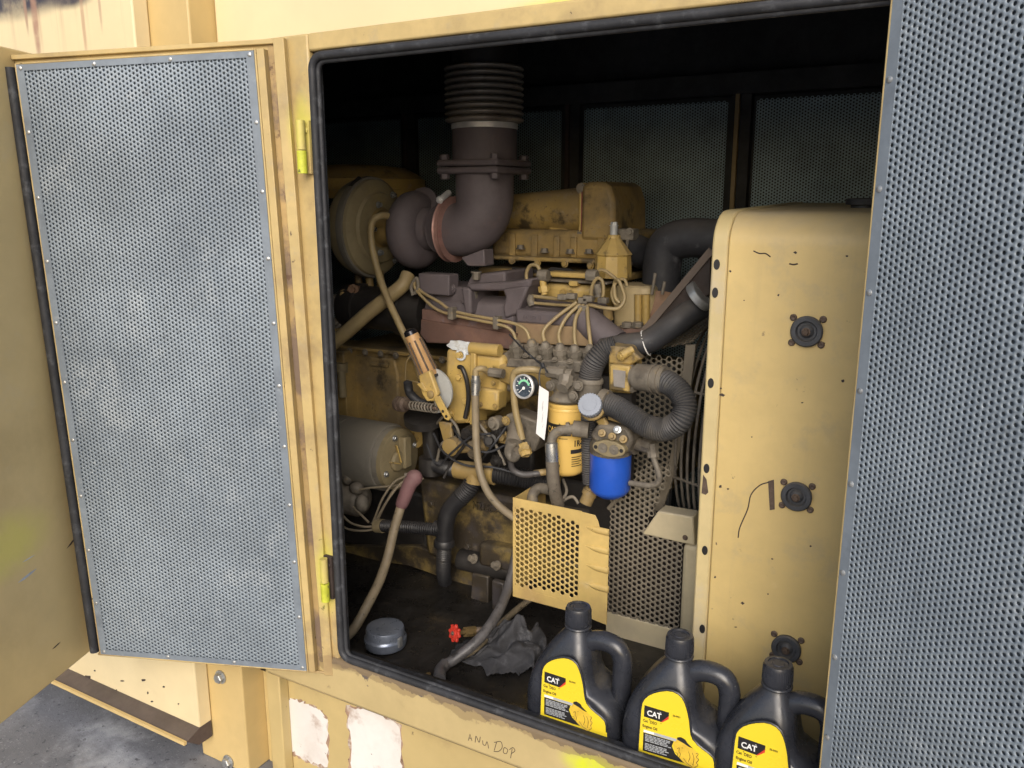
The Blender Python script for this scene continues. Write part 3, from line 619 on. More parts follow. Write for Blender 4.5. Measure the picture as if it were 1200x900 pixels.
for (cx, cy, dy, lbl) in ((797, 745, -.006, 'middle black oil can standing between the two other cans'), (912, 782, -.014, 'rightmost black oil can, partly hidden by the open right door')):
    c = copy_tree(J0); p = P(cx, cy, YJ + dy); c.location = V((p.x, YJ + dy, ZF)); c.rotation_euler.z = R_(2.2 if cx < 850 else -2.5); c['label'] = lbl
# things on the floor ------------------------------------------
M['tin'] = mat('blue_grey_metal_cap', (.22, .25, .31), .33, .55, var=.15, vscale=14, spots=[((.07, .07, .08), 14, .6, .75, .5)])
lc = PZ(452, 757, ZF); lr = 25 * mpp(lc)
lidt = thing('metal_cap', 'round blue grey metal filler cap lying on the black floor', 'cap', (lc.x, lc.y, ZF))
b = V((lc.x, lc.y, ZF))
MB().lathe(b, Z, [(0, lr * .80), (.006, lr * .95), (.016, lr * 1.0), (.026, lr * .99), (.030, lr * .92), (.034, lr * .90), (.046, lr * .90), (.052, lr * .86), (.0535, lr * .70), (.0525, lr * .3)], 44).build('cap_shell', M['tin'], lidt, angle=30)
for s_ in (-1, 1): MB().obox(b + V((s_ * lr * 1.0, -.01 * s_, .030)), (X, Y, Z), (.003, .007, .012)).build('cap_lug', M['zinc'], lidt, bevel=.001)
dv = thing('drain_valve', 'small drain valve with red handwheel on the black floor', 'valve', PZ(545, 752, ZF))
hc = P(533, 742, .225 + .02); ax = V((-.35, -.9, .25)).normalized(); d_, u_, w_ = frame(ax)
M['redp'] = mat('chipped_red_paint', (.48, .035, .02), .5, var=.15, vscale=40, spots=[((.25, .16, .12), 50, .62, .68, .8)])
ring = [hc + (u_ * math.cos(a) + w_ * math.sin(a)) * (.0195 + .0028 * math.cos(8 * a)) for a in np.linspace(0, 2 * math.pi, 65)[:-1]]
MB().prism([p - ax * .003 for p in ring], ax * .007).build('handwheel', M['redp'], dv, bevel=.0015)
MB().lathe(hc + ax * .0035, ax, [(0, .009), (.003, .008)], 14).build('wheel_hub', M['redp'], dv); MB().hexbolt(hc + ax * .006, ax, .004, .004).build('hub_nut', M['rustbolt'], dv)
MB().cyl(hc, hc - ax * .05, .006).lathe(hc - ax * .03, -ax, [(0, .012), (.03, .013)], 8).build('valve_body', mat('dirty_brass', (.20, .14, .06), .5, .4, var=.3, vscale=30), dv)
MB().tube([hc - ax * .055, hc - ax * .075 + V((.03, .02, 0)), P(600, 735, .42)], .010, 12).build('valve_pipe', M['rustbolt'], dv)
M['rag'] = mat('grimy_black_rag', (.042, .042, .046), .85, var=.35, vscale=25, spots=[((.17, .17, .18), 20, .55, .7, .7)], bump=.5, bscale=90)
rc = PZ(588, 768, ZF)
m = MB(); n_ = 60
import mathutils.noise as mn
vs = []; fs = []
for i in range(n_ + 1):
    for j in range(n_ + 1):
        u, v = i / n_ - .5, j / n_ - .5
        e = max(0, 1 - (abs(u * 2) ** 2.5 + abs(v * 2) ** 2.5) * .8)
        p = V((u * 4, v * 4, 1.3)); w_ = mn.noise(p * .9) * 2.2
        fold = .5 + .30 * math.sin(u * 20 - v * 9 + w_ * 2) + .22 * math.sin(u * 11 + v * 17 + w_ * 3) + .30 * mn.noise(p * 2.2) + .12 * mn.noise(p * 6)
        h = (.008 + .088 * math.exp(-((u - .10) ** 2 * 9 + (v - .12) ** 2 * 9))) * (.5 + fold * .6) * min(1, e * 2.0)
        vs.append(V((rc.x + u * .20 + v * .05 + .014 * mn.noise(p * 2) + .03 * u * fold, rc.y + v * .17 + .025 * mn.noise(p * 2 + V((5, 1, 2))), ZF + .003 + max(0, h))))
for i in range(n_):
    for j in range(n_):
        u, v = (i + .5) / n_ - .5, (j + .5) / n_ - .5
        if (abs(u * 2) ** 2.5 + abs(v * 2) ** 2.5) + .35 * mn.noise(V((u * 9, v * 9, 4))) > 1.05: continue
        a = i * (n_ + 1) + j; fs.append((a, a + n_ + 1, a + n_ + 2, a + 1))
m.add(vs, fs); o = m.build('rag', M['rag'], None, angle=175); recenter(o, (rc.x, rc.y, ZF)); tag(o, 'crumpled grimy black rag lying on the floor left of the oil cans', 'rag')
sm = o.modifiers.new("solid", 'SOLIDIFY'); sm.thickness = .002
o = MB().lathe(PZ(502, 791, ZF), Z, [(0, .006), (.004, .006), (.004, .003)], 6).build('nut', mat('brass_nut', (.25, .17, .07), .5, .5), None); recenter(o, PZ(502, 791, ZF)); tag(o, 'small loose brass nut lying on the floor near the sill', 'nut')
# loose hoses
M['hose_grey'] = mat('greasy_grey_hose', (.085, .08, .08), .5, var=.25, vscale=14, spots=[((.02, .018, .016), 40, .55, .65, .7)], bump=.1)
M['hose_tan'] = mat('stained_tan_hose', (.23, .185, .12), .6, var=.2, vscale=10, spots=[((.03, .025, .02), 50, .60, .67, .8)], bump=.1)
t = thing('drain_hose', 'grey rubber drain hose hanging behind the yellow guard and ending near the sill', 'hose', PZ(520, 790, ZF))
MB().tube([P(607, 640, .47), P(598, 680, .42), P(585, 715, .34), PZ(562, 748, ZF + .06), PZ(535, 771, ZF + .025), PZ(521, 779, ZF + .015)], .0125, 14).build('hose_wall', M['hose_grey'], t)
MB().tube([PZ(522, 778, ZF + .016), PZ(516, 786, ZF + .013), PZ(515, 796, ZF + .012)], .0145, 14).build('hose_end', M['hose_grey'], t)
single('drain_hose', MB().tube([P(640, 690, .55), P(612, 709, .50), P(585, 733, .40), PZ(560, 758, ZF + .03), PZ(540, 770, ZF + .012)], .0085, 12), M['hose_tan'], 'thin tan hose running beside the grey drain hose to the floor', 'hose', PZ(540, 770, ZF))
# ---------------------------------------------------------------- the diesel engine
M['eng'] = mat('dirty_engine_yellow', (.345, .235, .070), .6, var=.2, vscale=6, spots=[((.20, .155, .10), 5, .42, .68, .75), ((.30, .25, .19), 24, .54, .70, .5), (GRIME, 11, .54, .66, .85), ((.09, .055, .035), 55, .62, .68, .7)], dust=.35, dustcol=(.27, .22, .15), bump=.45, bscale=45)
M['eng_dark'] = mat('grimy_engine_yellow', (.30, .205, .070), .62, var=.22, vscale=6, spots=[((.13, .10, .06), 5, .42, .66, .8), (GRIME, 8, .52, .66, .85), ((.24, .20, .15), 30, .55, .7, .4), ((.08, .05, .03), 50, .62, .68, .6)], dust=.3, dustcol=(.20, .17, .12), bump=.5, bscale=45)
M['eng_clean'] = mat('clean_engine_yellow', (.46, .32, .098), .55, var=.16, vscale=7, spots=[((.27, .20, .12), 8, .46, .7, .6), ((.36, .30, .22), 30, .55, .7, .4), (GRIME, 13, .57, .68, .8), ((.08, .05, .03), 60, .64, .69, .7)], dust=.3, dustcol=(.30, .25, .18), bump=.1)
M['tube_y'] = mat('yellow_tube', (.29, .22, .105), .5, var=.15, vscale=14, spots=[((.20, .14, .08), 16, .52, .72, .6)], dust=.35)
M['oily'] = mat('oily_crankcase', (.20, .145, .05), .5, var=.25, vscale=6, spots=[(GRIME, 7, .38, .54, .95), ((.05, .045, .05), 14, .5, .65, .7), ((.14, .11, .07), 50, .62, .68, .4)], dust=.25, dustcol=(.14, .12, .09), bump=.35)
M['purple'] = mat('heat_browned_cast_iron', (.105, .088, .095), .68, var=.14, vscale=6, spots=[((.14, .10, .09), 18, .55, .75, .5), ((.06, .045, .045), 9, .5, .75, .5)], dust=.25, dustcol=(.15, .125, .115), bump=.5, bscale=70)
M['rusty'] = mat('orange_rust_shield', (.20, .115, .07), .75, var=.2, vscale=5, spots=[((.33, .22, .12), 5, .44, .66, .7), ((.10, .055, .045), 9, .5, .7, .5), ((.12, .10, .10), 30, .56, .68, .5)], dust=.25, dustcol=(.25, .19, .13), bump=.2)
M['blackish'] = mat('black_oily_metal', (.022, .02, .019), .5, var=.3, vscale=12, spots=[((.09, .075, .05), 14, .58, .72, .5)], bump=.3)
M['bellows'] = mat('dull_bellows_steel', (.30, .27, .23), .5, .5, var=.2, vscale=12, spots=[((.09, .06, .05), 12, .5, .7, .5)])
M['band'] = mat('bright_band', (.62, .62, .62), .45, .4, var=.1, vscale=20)
M['clampm'] = mat('heat_pinked_clamp', (.36, .21, .18), .5, .4, var=.15, vscale=25, spots=[((.42, .08, .08), 9, .55, .7, .7)])
M['starter'] = mat('grey_starter_paint', (.19, .175, .145), .6, var=.12, vscale=6, spots=[((.06, .055, .045), 7, .52, .75, .5)], dust=.4, dustcol=(.22, .19, .14), bump=.1)
M['starter_end'] = mat('olive_end_plate', (.24, .195, .11), .6, var=.14, vscale=10, spots=[((.12, .10, .06), 10, .5, .7, .5)], bump=.1)
M['cond'] = mat('dusty_black_conduit', (.045, .046, .050), .6, var=.25, vscale=20, spots=[((.13, .115, .09), 14, .52, .72, .5)], dust=.4, dustcol=(.16, .14, .12))
M['dustgrey'] = mat('dusty_grey_metal', (.17, .15, .12), .65, .1, var=.25, vscale=18, spots=[((.06, .05, .04), 16, .48, .66, .75), ((.30, .22, .10), 14, .60, .68, .6)], dust=.45, dustcol=(.26, .22, .17), bump=.15)
M['silver'] = mat('shiny_dirty_steel', (.42, .43, .43), .32, .8, var=.15, vscale=25)
M['fyellow'] = mat('filter_yellow', (.66, .44, .12), .38, var=.04, vscale=8, spots=[((.30, .20, .08), 12, .64, .8, .5)], dust=.2)
M['fblue'] = mat('filter_blue', (.018, .09, .50), .42, var=.08, vscale=8, spots=[((.03, .03, .05), 24, .62, .72, .6), ((.05, .05, .09), 9, .66, .78, .5)], dust=.15)
M['knob'] = mat('blue_grey_knob', (.28, .31, .37), .6, var=.08, vscale=30, dust=.2, dustcol=(.35, .36, .38))
M['handle'] = mat('tan_lever_handle', (.48, .29, .13), .5, var=.15, vscale=12, spots=[((.24, .13, .06), 16, .55, .7, .5)])
M['lightgrey'] = mat('pale_grey_plate', (.42, .43, .42), .5, .2, var=.1, vscale=14, spots=[((.25, .2, .15), 14, .6, .75, .5)])
M['smear'] = mat('pale_blue_residue', (.55, .58, .60), .55, var=.12, vscale=40, spots=[((.30, .26, .18), 26, .55, .68, .7)], bump=.4, bscale=160)
M['boot'] = mat('dull_red_boot', (.20, .105, .11), .6, var=.12, vscale=14, dust=.3, dustcol=(.22, .16, .14))
M['glass'] = mat('gauge_glass', (.05, .065, .085), .25, var=.2, vscale=40)
M['green'] = mat('gauge_green', (.25, .62, .38), .4)
M['braid'] = mat('braided_hose', (.13, .11, .085), .6, var=.2, vscale=60, spots=[((.02, .018, .015), 40, .56, .66, .8)], bump=.3, bscale=200)
ENG = V((-1.15, .80, .34))
eng = thing('diesel_engine', 'dirty yellow diesel engine with brown turbocharger filling the enclosure', 'engine', ENG)
def tb(name, pts, r, m, par=eng, seg=10, **k): return MB().tube([P(*p) if not isinstance(p, Vector) else p for p in pts], r, seg, **k).build(name, m, par)
def bxp(name, x0, y0, x1, y1, Yf, depth, m, par=eng, bevel=.004, mb=None):   # world-aligned block from the photo corners of its front face
    a, b = P(x0, y0, Yf), P(x1, y1, Yf); cx = (a.z + P(x1, y0 + (x1 - x0) * .17, Yf).z) / 2
    mb = mb or MB(); mb.box((a.x, Yf, b.z), (b.x, Yf + depth, a.z)); return mb.build(name, m, par, bevel=bevel) if name else mb
def poly(name, pts, Yf, depth, m, par=eng, bevel=.004):
    return MB().prism([P(x, y, Yf) for x, y in pts], (0, depth, 0)).build(name, m, par, bevel=bevel)
def bolt(x, y, Yf, r, par, d=-Y, m=None, h=None): return MB().hexbolt(P(x, y, Yf), d, r, h or r * .8).build('bolt', m or M['dustgrey'], par)
# --- block, crankcase, pan
blk = poly('cylinder_block', [(392, 405), (760, 455), (760, 600), (392, 545)], .72, .45, M['eng_dark'])
bxp('block_rail', 385, 403, 540, 425, .700, .10, M['eng_dark'], blk)
poly('block_cover', [(404, 415), (462, 421), (466, 440), (468, 512), (440, 520), (404, 508)], .712, .02, M['eng_dark'], blk, .006)
poly('cover_rib', [(432, 425), (455, 427), (454, 431), (433, 429)], .707, .008, M['eng_dark'], blk, .002)
poly('crankcase', [(490, 560), (600, 585), (690, 598), (690, 708), (600, 688), (540, 668), (500, 650)], .56, .5, M['oily'], bevel=.012)
poly('crankcase_ledge', [(560, 637), (680, 660), (680, 692), (560, 664)], .520, .05, M['oily'], bevel=.012)
MB().cyl(P(540, 655, .55), P(690, 689, .55), .030).build('oil_rail', M['blackish'], eng)
for bx, by in ((556, 655), (583, 663)): bolt(bx, by, .515, .010, eng, V((-.4, -1, .5)), M['dustgrey'], .018)
poly('oil_pan', [(380, 640), (490, 640), (600, 690), (730, 720), (690, 750), (600, 706), (480, 664), (380, 648)], .585, .4, M['oily'])
poly('flywheel_cover', [(380, 560), (500, 580), (500, 652), (440, 648), (380, 630)], .60, .12, M['blackish'], bevel=.01)
poly('engine_foot', [(553, 672), (572, 676), (572, 722), (550, 718)], .52, .09, M['oily']); poly('engine_foot', [(576, 680), (590, 684), (588, 728), (576, 726)], .50, .02, M['oily'])
pc = P(553, 596, .553); MB().text('N22S60-0', .030, lambda u, v, w: V((pc.x + u, .557 - w, pc.z + v)), bold=.01, depth=.008, sx=.8).build('casting_number', M['oily'], eng)
poly('flywheel_housing', [(385, 410), (402, 412), (408, 500), (385, 500)], .66, .12, M['eng_dark'])
MB().cyl(P(400, 435, .65), P(402, 465, .65), .012).cyl(P(400, 425, .66), P(400, 436, .66), .02).build('sender_unit', M['starter_end'], eng)
bolt(428, 498, .70, .016, eng); MB().lathe(P(446, 510, .70), -Y, [(0, .032), (.015, .030), (.017, .016), (.004, .015)], 20).build('block_plug', M['eng_dark'], eng)
MB().lathe(P(493, 510, .62), -Y, [(0, .034), (.03, .030), (.032, .016), (.012, .014)], 22).build('plug_boss', M['eng'], eng)
# --- exhaust manifold
mY = .66
mA, mB_ = P(402, 375, mY), P(700, 398, mY); mz = P(560, 372, mY).z
mc = lambda px, py=None: V((P(px, 375, mY).x, mY, mz))
mf = MB().cyl(V((P(505, 372, mY).x, mY + .02, mz)), V((P(705, 380, mY).x, mY + .02, mz)), .062, seg=8).build('exhaust_manifold', M['purple'], eng, bevel=.006)
MB().lathe(V((P(404, 372, mY).x, mY + .02, mz)), X, [(0, .066), (.06, .072), (.061, .064), (.20, .064), (.201, .074), (.23, .074), (.232, .066), (.30, .066)], 24).build('manifold_sleeve', M['blackish'], mf)
MB().lathe(V((P(601, 372, mY).x, mY + .02, mz)), X, [(0, .070), (.004, .076), (.03, .076), (.034, .070)], 20).build('manifold_joint', M['purple'], mf)
poly('heat_shield', [(493, 374), (600, 391), (605, 391), (600, 410), (560, 404), (500, 402), (492, 392)], .575, .014, mat('maroon_rust', (.13, .072, .055), .75, var=.25, vscale=6, spots=[((.24, .14, .08), 7, .5, .7, .6), ((.07, .05, .05), 14, .5, .7, .5)], bump=.2), bevel=.003)
poly('heat_shield', [(494, 362), (540, 366), (598, 376), (600, 393), (494, 378)], .582, .012, mat('darker_rust', (.13, .075, .06), .75, var=.2, vscale=8, spots=[((.16, .12, .13), 20, .5, .62, .8)]), bevel=.003)
poly('heat_shield', [(604, 378), (684, 384), (712, 407), (604, 402)], .585, .012, mat('tan_heat_stain', (.27, .19, .105), .7, var=.15, vscale=6, spots=[((.20, .12, .075), 6, .45, .7, .7), ((.36, .28, .17), 14, .56, .72, .5)], bump=.2), bevel=.003)
poly('manifold_top', [(603, 362), (680, 368), (687, 385), (604, 379)], .588, .06, M['purple'], bevel=.008)
MB().cyl(P(682, 372, .62), P(722, 404, .60), .038).build('manifold_end', M['purple'], mf)
pc2 = P(612, 374, .585); MB().text('6V5EN2', .016, lambda u, v, w: V((pc2.x + u, .588 - w, pc2.z + v)), depth=.003).build('casting_number', M['purple'], mf)
# --- turbo pedestal
poly('turbo_pedestal', [(492, 334), (545, 337), (552, 322), (592, 318), (592, 334), (552, 337), (551, 372), (500, 362)], .64, .16, M['purple'], bevel=.006)
poly('pedestal_block', [(490, 320), (526, 322), (526, 347), (490, 344)], .61, .05, M['purple'], bevel=.004)
br = MB().prism([P(x, y, .60) for x, y in ((545, 333), (600, 330), (624, 326), (620, 337), (600, 339), (590, 341), (552, 341))], (0, .12, 0))
br.prism([P(x, y, .60) for x, y in ((588, 338), (620, 334), (606, 368), (591, 374), (589, 360), (592, 348))], (0, .12, 0)); br.prism([P(x, y, .60) for x, y in ((540, 336), (551, 338), (552, 368), (545, 372))], (0, .12, 0))
br.build('pedestal_bracket', M['purple'], eng, bevel=.006)
MB().cyl(P(548, 378, .67), P(594, 382, .67), .030).build('bracket_saddle', M['purple'], eng)
for q in ((555, 341), (558, 318)): MB().hexbolt(P(q[0], q[1], .63), -Z, .011, .022).build('bolt', M['dustgrey'], eng)
# --- turbocharger
TY = .72
tz = P(490, 268, TY).z
tx = lambda px: P(px, 268, TY).x
tc = lambda px: V((tx(px), TY, tz))
tur = part('turbocharger', eng)
MB().lathe(tc(396), X, [(0, .052), (.05, .056), (.055, .075), (.10, .080)], 32).build('compressor_inlet', M['starter'], tur)
MB().lathe(tc(426) + V((-.03, 0, 0)), X, [(0, .07), (.0, .118), (.01, .134), (.03, .142), (.055, .142), (.056, .136), (.064, .136), (.065, .142), (.080, .138), (.088, .124), (.089, .105), (.098, .100), (.10, .06)], 48).build('compressor_housing', mat('olive_compressor', (.31, .255, .145), .55, var=.15, vscale=6, spots=[((.10, .09, .08), 5, .45, .7, .7), ((.40, .30, .11), 7, .55, .75, .6)], dust=.35), tur, angle=30)
MB().lathe(tc(440) + V((0, 0, 0)), X, [(0, .09), (.03, .052), (.08, .048), (.12, .06)], 28).build('bearing_housing', M['eng_dark'], tur)
MB().lathe(tc(426) + V((.018, 0, 0)), X, [(0, .139), (.001, .147), (.012, .149), (.022, .147), (.023, .139)], 48).build('band_ring', M['starter'], tur, angle=25)
MB().cyl(tc(426) + V((.03, -.085, .115)), tc(426) + V((.03, -.045, .140)), .009, seg=10).build('band_bolt', M['blackish'], tur)
for a in range(0, 360, 45): MB().hexbolt(tc(461) + V((0, math.cos(R_(a)) * .095, math.sin(R_(a)) * .095)), X, .007, .012).build('bolt', M['silver'], tur)
vol = []
cxT = tc(487)
for i in range(49):                       # turbine scroll: a ring whose section grows as it goes round
    a = 2 * math.pi * i / 48; k = .70 + .30 * (i / 48); e = V((0, math.cos(a + 1.2), math.sin(a + 1.2)))
    r = .056 * k; cc = cxT + e * (.070 * (.8 + .2 * k)); vol.append([cc + e * r * math.cos(b) + X * r * math.sin(b) for b in np.linspace(0, 2 * math.pi, 17)[:-1]])
MB().loft(vol).lathe(cxT + X * -.035, X, [(0, .06), (.01, .095), (.055, .095), (.062, .062), (.105, .060)], 36).build('turbine_housing', M['purple'], tur, angle=50)
MB().lathe(cxT + X * .060, X, [(0, .058), (.012, .062), (.02, .066), (.022, .058)], 32).build('outlet_ring', M['purple'], tur)
# --- exhaust outlet elbow, flange, bellows
EX = V((P(568, 195, TY).x, TY, 0)); pr = 37 * mpp(P(568, 195, TY))
z_f = P(568, 197, TY).z
el = []
xe_ = tx(535); R0 = EX.x - xe_
arc = [V((xe_ - .005, TY, tz)), V((xe_ + .01, TY, tz))]
Rb = min(R0 - .012, pr * 1.25)
for k in range(9): a = R_(k * 11.25); arc.append(V((EX.x - Rb + Rb * math.sin(a), TY, tz + Rb - Rb * math.cos(a))))
arc.append(V((EX.x, TY, z_f)))
eb = MB().tube(arc, (pr * .86, pr * .93), 32, smooth=False).build('exhaust_elbow', M['purple'], eng, angle=50)
poly('elbow_foot', [(540, 302), (567, 292), (568, 312), (548, 312)], TY - .055, .05, M['purple'], eb, .003)
ck = MB().lathe(tc(527), V((1, 0, 0)), [(0, pr * .93), (.002, pr * 1.07), (.006, pr * 1.04), (.016, pr * 1.04), (.020, pr * 1.07), (.022, pr * .93)], 36).build('band_clamp', M['clampm'], eng, angle=25)
MB().cyl(tc(529) + V((.0, -.055, pr * .95)), tc(529) + V((.0, -.01, pr * 1.18)), .009, seg=10).hexbolt(tc(529) + V((.0, -.055, pr * .95)), V((0, -1, -.3)), .008, .008).build('clamp_bolt', M['band'], ck)
fw = 41 * mpp(P(568, 195, TY))
fl_ = MB().box((EX.x - fw, TY - fw, z_f - .016), (EX.x + fw, TY + fw, z_f + .001)).box((EX.x - fw, TY - fw, z_f + .003), (EX.x + fw, TY + fw, z_f + .020)).build('exhaust_flange', M['purple'], eng, bevel=.006)
for sx in (-1, 1):
    for sy in (-1, 1):
        q = V((EX.x + sx * fw * .82, TY + sy * fw * .82, z_f)); MB().hexbolt(q + Z * .020, Z, .013, .014, False).hexbolt(q - Z * .016, -Z, .013, .014, False).build('bolt', M['purple'], fl_)
zp = P(568, 152, TY).z
MB().cyl(V((EX.x, TY, z_f + .018)), V((EX.x, TY, zp)), pr * 1.02, seg=36).build('exhaust_pipe', M['purple'], eng)
MB().lathe(V((EX.x, TY, zp)), Z, [(0, pr * 1.03), (.001, pr * 1.05), (.014, pr * 1.05), (.016, pr * 1.0)], 36).build('pipe_band', M['band'], eng, angle=25)
zb0 = zp + .016; pf = []
zt_ = P(568, 78, TY).z
nr = 9; st = (zt_ - zb0) / nr
for k in range(nr):
    for j in range(9):
        a = j / 8; pf.append((k * st + a * st, pr * (1.04 + .20 * math.sin(math.pi * a) ** .6)))
MB().lathe(V((EX.x, TY, zb0)), Z, pf, 40).build('exhaust_bellows', M['bellows'], eng, angle=60)
MB().cyl(V((EX.x, TY, zt_)), V((EX.x, TY, 1.95)), pr * 1.05, seg=32).build('upper_exhaust_pipe', M['blackish'], eng)
# --- air cleaner lid at the left, behind
ac = V((P(425, 240, .98).x, .98, 0)); za = P(400, 216, .9).z
MB().lathe(V((ac.x - .03, ac.y, P(395, 241, .75).z + .022)), Z, [(0, .235), (.001, .236), (.026, .236), (.027, .230), (.031, .230), (.032, .236), (.060, .236), (.064, .226), (.078, .21), (.098, .17), (.108, .08)] if True else [(0, .205), (.026, .206), (.027, .200), (.031, .200), (.032, .206), (.060, .206), (.064, .196), (.080, .17), (.086, .10)], 48).build('air_cleaner_lid', M['eng_clean'], eng, angle=25)
# --- intake elbow and aftercooler
AY = .86
ax0, ax1 = P(590, 250, AY).x, P(680, 247, AY).x; az = P(640, 248, AY).z
ar = 25 * mpp(P(640, 248, AY))
rg = []
for t, s_, dz in ((0, .80, -.01), (.2, .86, -.006), (.45, .92, -.002), (.7, 1.0, 0), (.9, 1.06, .002), (1, 1.08, .003)):
    rg.append([V((ax0 - .1 + (ax1 - ax0 + .1) * t, AY + .06 + ar * s_ * math.cos(a) * 1.0, az + dz + ar * s_ * math.sin(a))) for a in np.linspace(0, 2 * math.pi, 29)[:-1]])
ie = MB().loft(rg).build('intake_elbow', M['eng'], eng, angle=50)
poly('elbow_gusset', [(640, 262), (655, 256), (668, 276), (645, 273)], AY + .02, .06, M['eng'], ie)
fx = P(684, 247, AY).x
ff = MB().box((fx - .012, AY - .012, az - ar * 1.28), (fx, AY + .15, az + ar * 1.30)).build('elbow_flange', M['eng_clean'], ie, bevel=.006)
for yy, zz in ((AY, az + ar * 1.05), (AY, az - ar * 1.05)): MB().hexbolt(V((fx - .012, yy + .012, zz)), -X, .012, .012).build('bolt', M['dustgrey'], ff); MB().hexbolt(V((fx - .004, yy - .010, zz)), -Y, .011, .008).build('bolt', M['dustgrey'], ff)
MB().box((fx - .0015, AY - .0135, az - ar * 1.15), (fx + .0015, AY + .14, az + ar * 1.15)).build('red_gasket', mat('red_gasket', (.25, .07, .05), .7, var=.3, vscale=30), ff)
bb = []
x1_ = P(726, 250, AY).x
for k in range(11):
    a = R_(k * 18); 
tp = P(700, 213, AY).z; bt = P(700, 282, AY).z
pr_ = [(fx + .002, bt), (x1_, bt), (x1_ - .006, tp - .05), (x1_ - .02, tp - .012), (x1_ - .04, tp), (fx + .02, tp), (fx + .002, tp - .012)]
MB().prism([(x, AY - .025, z) for x, z in pr_], (0, .24, 0)).build('aftercooler_housing', M['eng_dark'], eng, bevel=.012)
rc_ = bxp('rocker_cover', 575, 268, 738, 307, .84, .26, M['eng_dark'], bevel=.014)
for rx in (596, 622, 648, 668, 700): bxp('cover_rib', rx, 272 + (rx - 575) * .06, rx + 7, 302, .832, .02, M['eng_dark'], rc_, .003)
for rx, ry in ((610, 292), (638, 296), (668, 297), (690, 297)): MB().hexbolt(P(rx, ry, .825), Z, .010, .012).build('bolt', M['dustgrey'], rc_)
bxp('cover_rail', 570, 299, 740, 311, .800, .30, M['eng'], rc_, .004)
bxp('head_rail', 560, 313, 735, 330, .81, .28, M['eng_dark'], bevel=.006)
poly('gasket_edge', [(600, 313), (640, 317), (646, 313), (668, 315), (676, 319), (735, 321), (735, 324), (672, 322), (662, 318), (640, 321), (600, 317)], .802, .006, M['blackish'], bevel=0)
poly('head_side', [(560, 326), (700, 336), (700, 372), (560, 360)], .79, .2, M['eng_dark'])
# lantern-shaped thermostat outlet
lY = .74; lc_ = P(718, 325, lY); lh_ = P(718, 275, lY).z - lc_.z
lo = []
for t, r in ((0, 1), (.52, .93), (.53, 1.0), (.55, 1.0), (.92, .36), (1, .33)):
    lo.append((t * lh_, r * 22 * mpp(lc_)))
wo = MB().lathe(lc_ - Z * .0, Z, lo, 10).build('water_outlet', M['eng_clean'], eng, angle=15, bevel=.002)
MB().cyl(lc_ + Z * lh_, lc_ + Z * (lh_ + .022), .010).hexbolt(lc_ + Z * (lh_ + .022), Z, .009, .01).build('vent_plug', M['lightgrey'], wo)
MB().tube([P(726, 287, .78), P(742, 292, .82), P(760, 300, .9)], .042, 20).build('outlet_hose', M['coolhose'], eng)
MB().torus(P(736, 289, .80), V((1, .3, -.1)), .044, .004, 28, 8).torus(P(743, 291, .82), V((1, .3, -.1)), .044, .003, 28, 8).build('hose_clamp', M['dustgrey'], eng)
bxp('outlet_bracket', 722, 268, 742, 282, .76, .04, M['dustgrey'], bevel=.003); bolt(738, 272, .755, .008, eng)
# cylinder head, near side
hd = MB().prism([P(x, y, .70) for x, y in ((618, 330), (705, 336), (705, 362), (700, 378), (640, 372), (618, 364))], (0, .12, 0)).build('cylinder_head', M['eng_clean'], eng, bevel=.016, seg=3)
bxp('head_ledge', 618, 326, 712, 334, .69, .12, M['dustgrey'], hd, .004)
bxp('rocker_rail', 642, 318, 692, 327, .71, .04, M['eng_clean'], hd, .004); bxp('head_boss', 666, 329, 676, 336, .685, .03, M['eng_clean'], hd, .003)
for rx in (643, 712): MB().cyl(P(rx - 3, 360, .685), P(rx, 376, .685), .016).build('port_tube', M['eng'], hd)
th = MB()
rg = []
for t in np.linspace(0, 1, 7):
    z = P(735, 386, .70).z * (1 - t) + P(735, 335, .70).z * t; w = .9 + .1 * math.sin(math.pi * (t * .8 + .15)) if t < .95 else .86
    cx = (P(714, 360, .70).x + P(764, 360, .70).x) / 2; hw = (P(764, 360, .70).x - P(714, 360, .70).x) / 2
    rg.append([V((cx + hw * w * (abs(math.cos(a)) ** .5) * (1 if math.cos(a) > 0 else -1), .76 + .06 * w * (abs(math.sin(a)) ** .5) * (1 if math.sin(a) > 0 else -1), z)) for a in np.linspace(0, 2 * math.pi, 33)[:-1]])
MB().loft(rg).build('thermostat_housing', mat('dusty_cream_yellow', (.38, .30, .16), .6, var=.12, vscale=8, spots=[((.20, .16, .10), 8, .5, .72, .6)], dust=.4), eng, bevel=.006, angle=50)
for k in (748, 757): MB().cyl(P(k, 345, .70), P(k, 380, .70), .010).build('housing_rib', M['eng'], eng)
fl2 = poly('housing_flange', [(715, 385), (768, 384), (772, 390), (745, 398), (716, 392)], .66, .10, mat('rusty_flange', (.14, .085, .065), .7, var=.2, dust=.4), bevel=.003)
for bx, by in ((735, 383), (747, 383), (762, 387)): MB().hexbolt(P(bx, by, .67), Z, .014, .012).build('bolt', M['dustgrey'], fl2)
MB().cyl(P(752, 396, .66), P(752, 410, .66), .03).build('housing_pipe', M['blackish'], eng)
MB().cyl(P(764, 345, .70), P(768, 320, .70), .004).cyl(P(776, 345, .70), P(779, 330, .7), .004).build('stay_rod', M['dustgrey'], eng)
MB().cyl(P(770, 392, .74), P(774, 348, .78), .050).build('rusty_pipe', M['rusty'], eng)
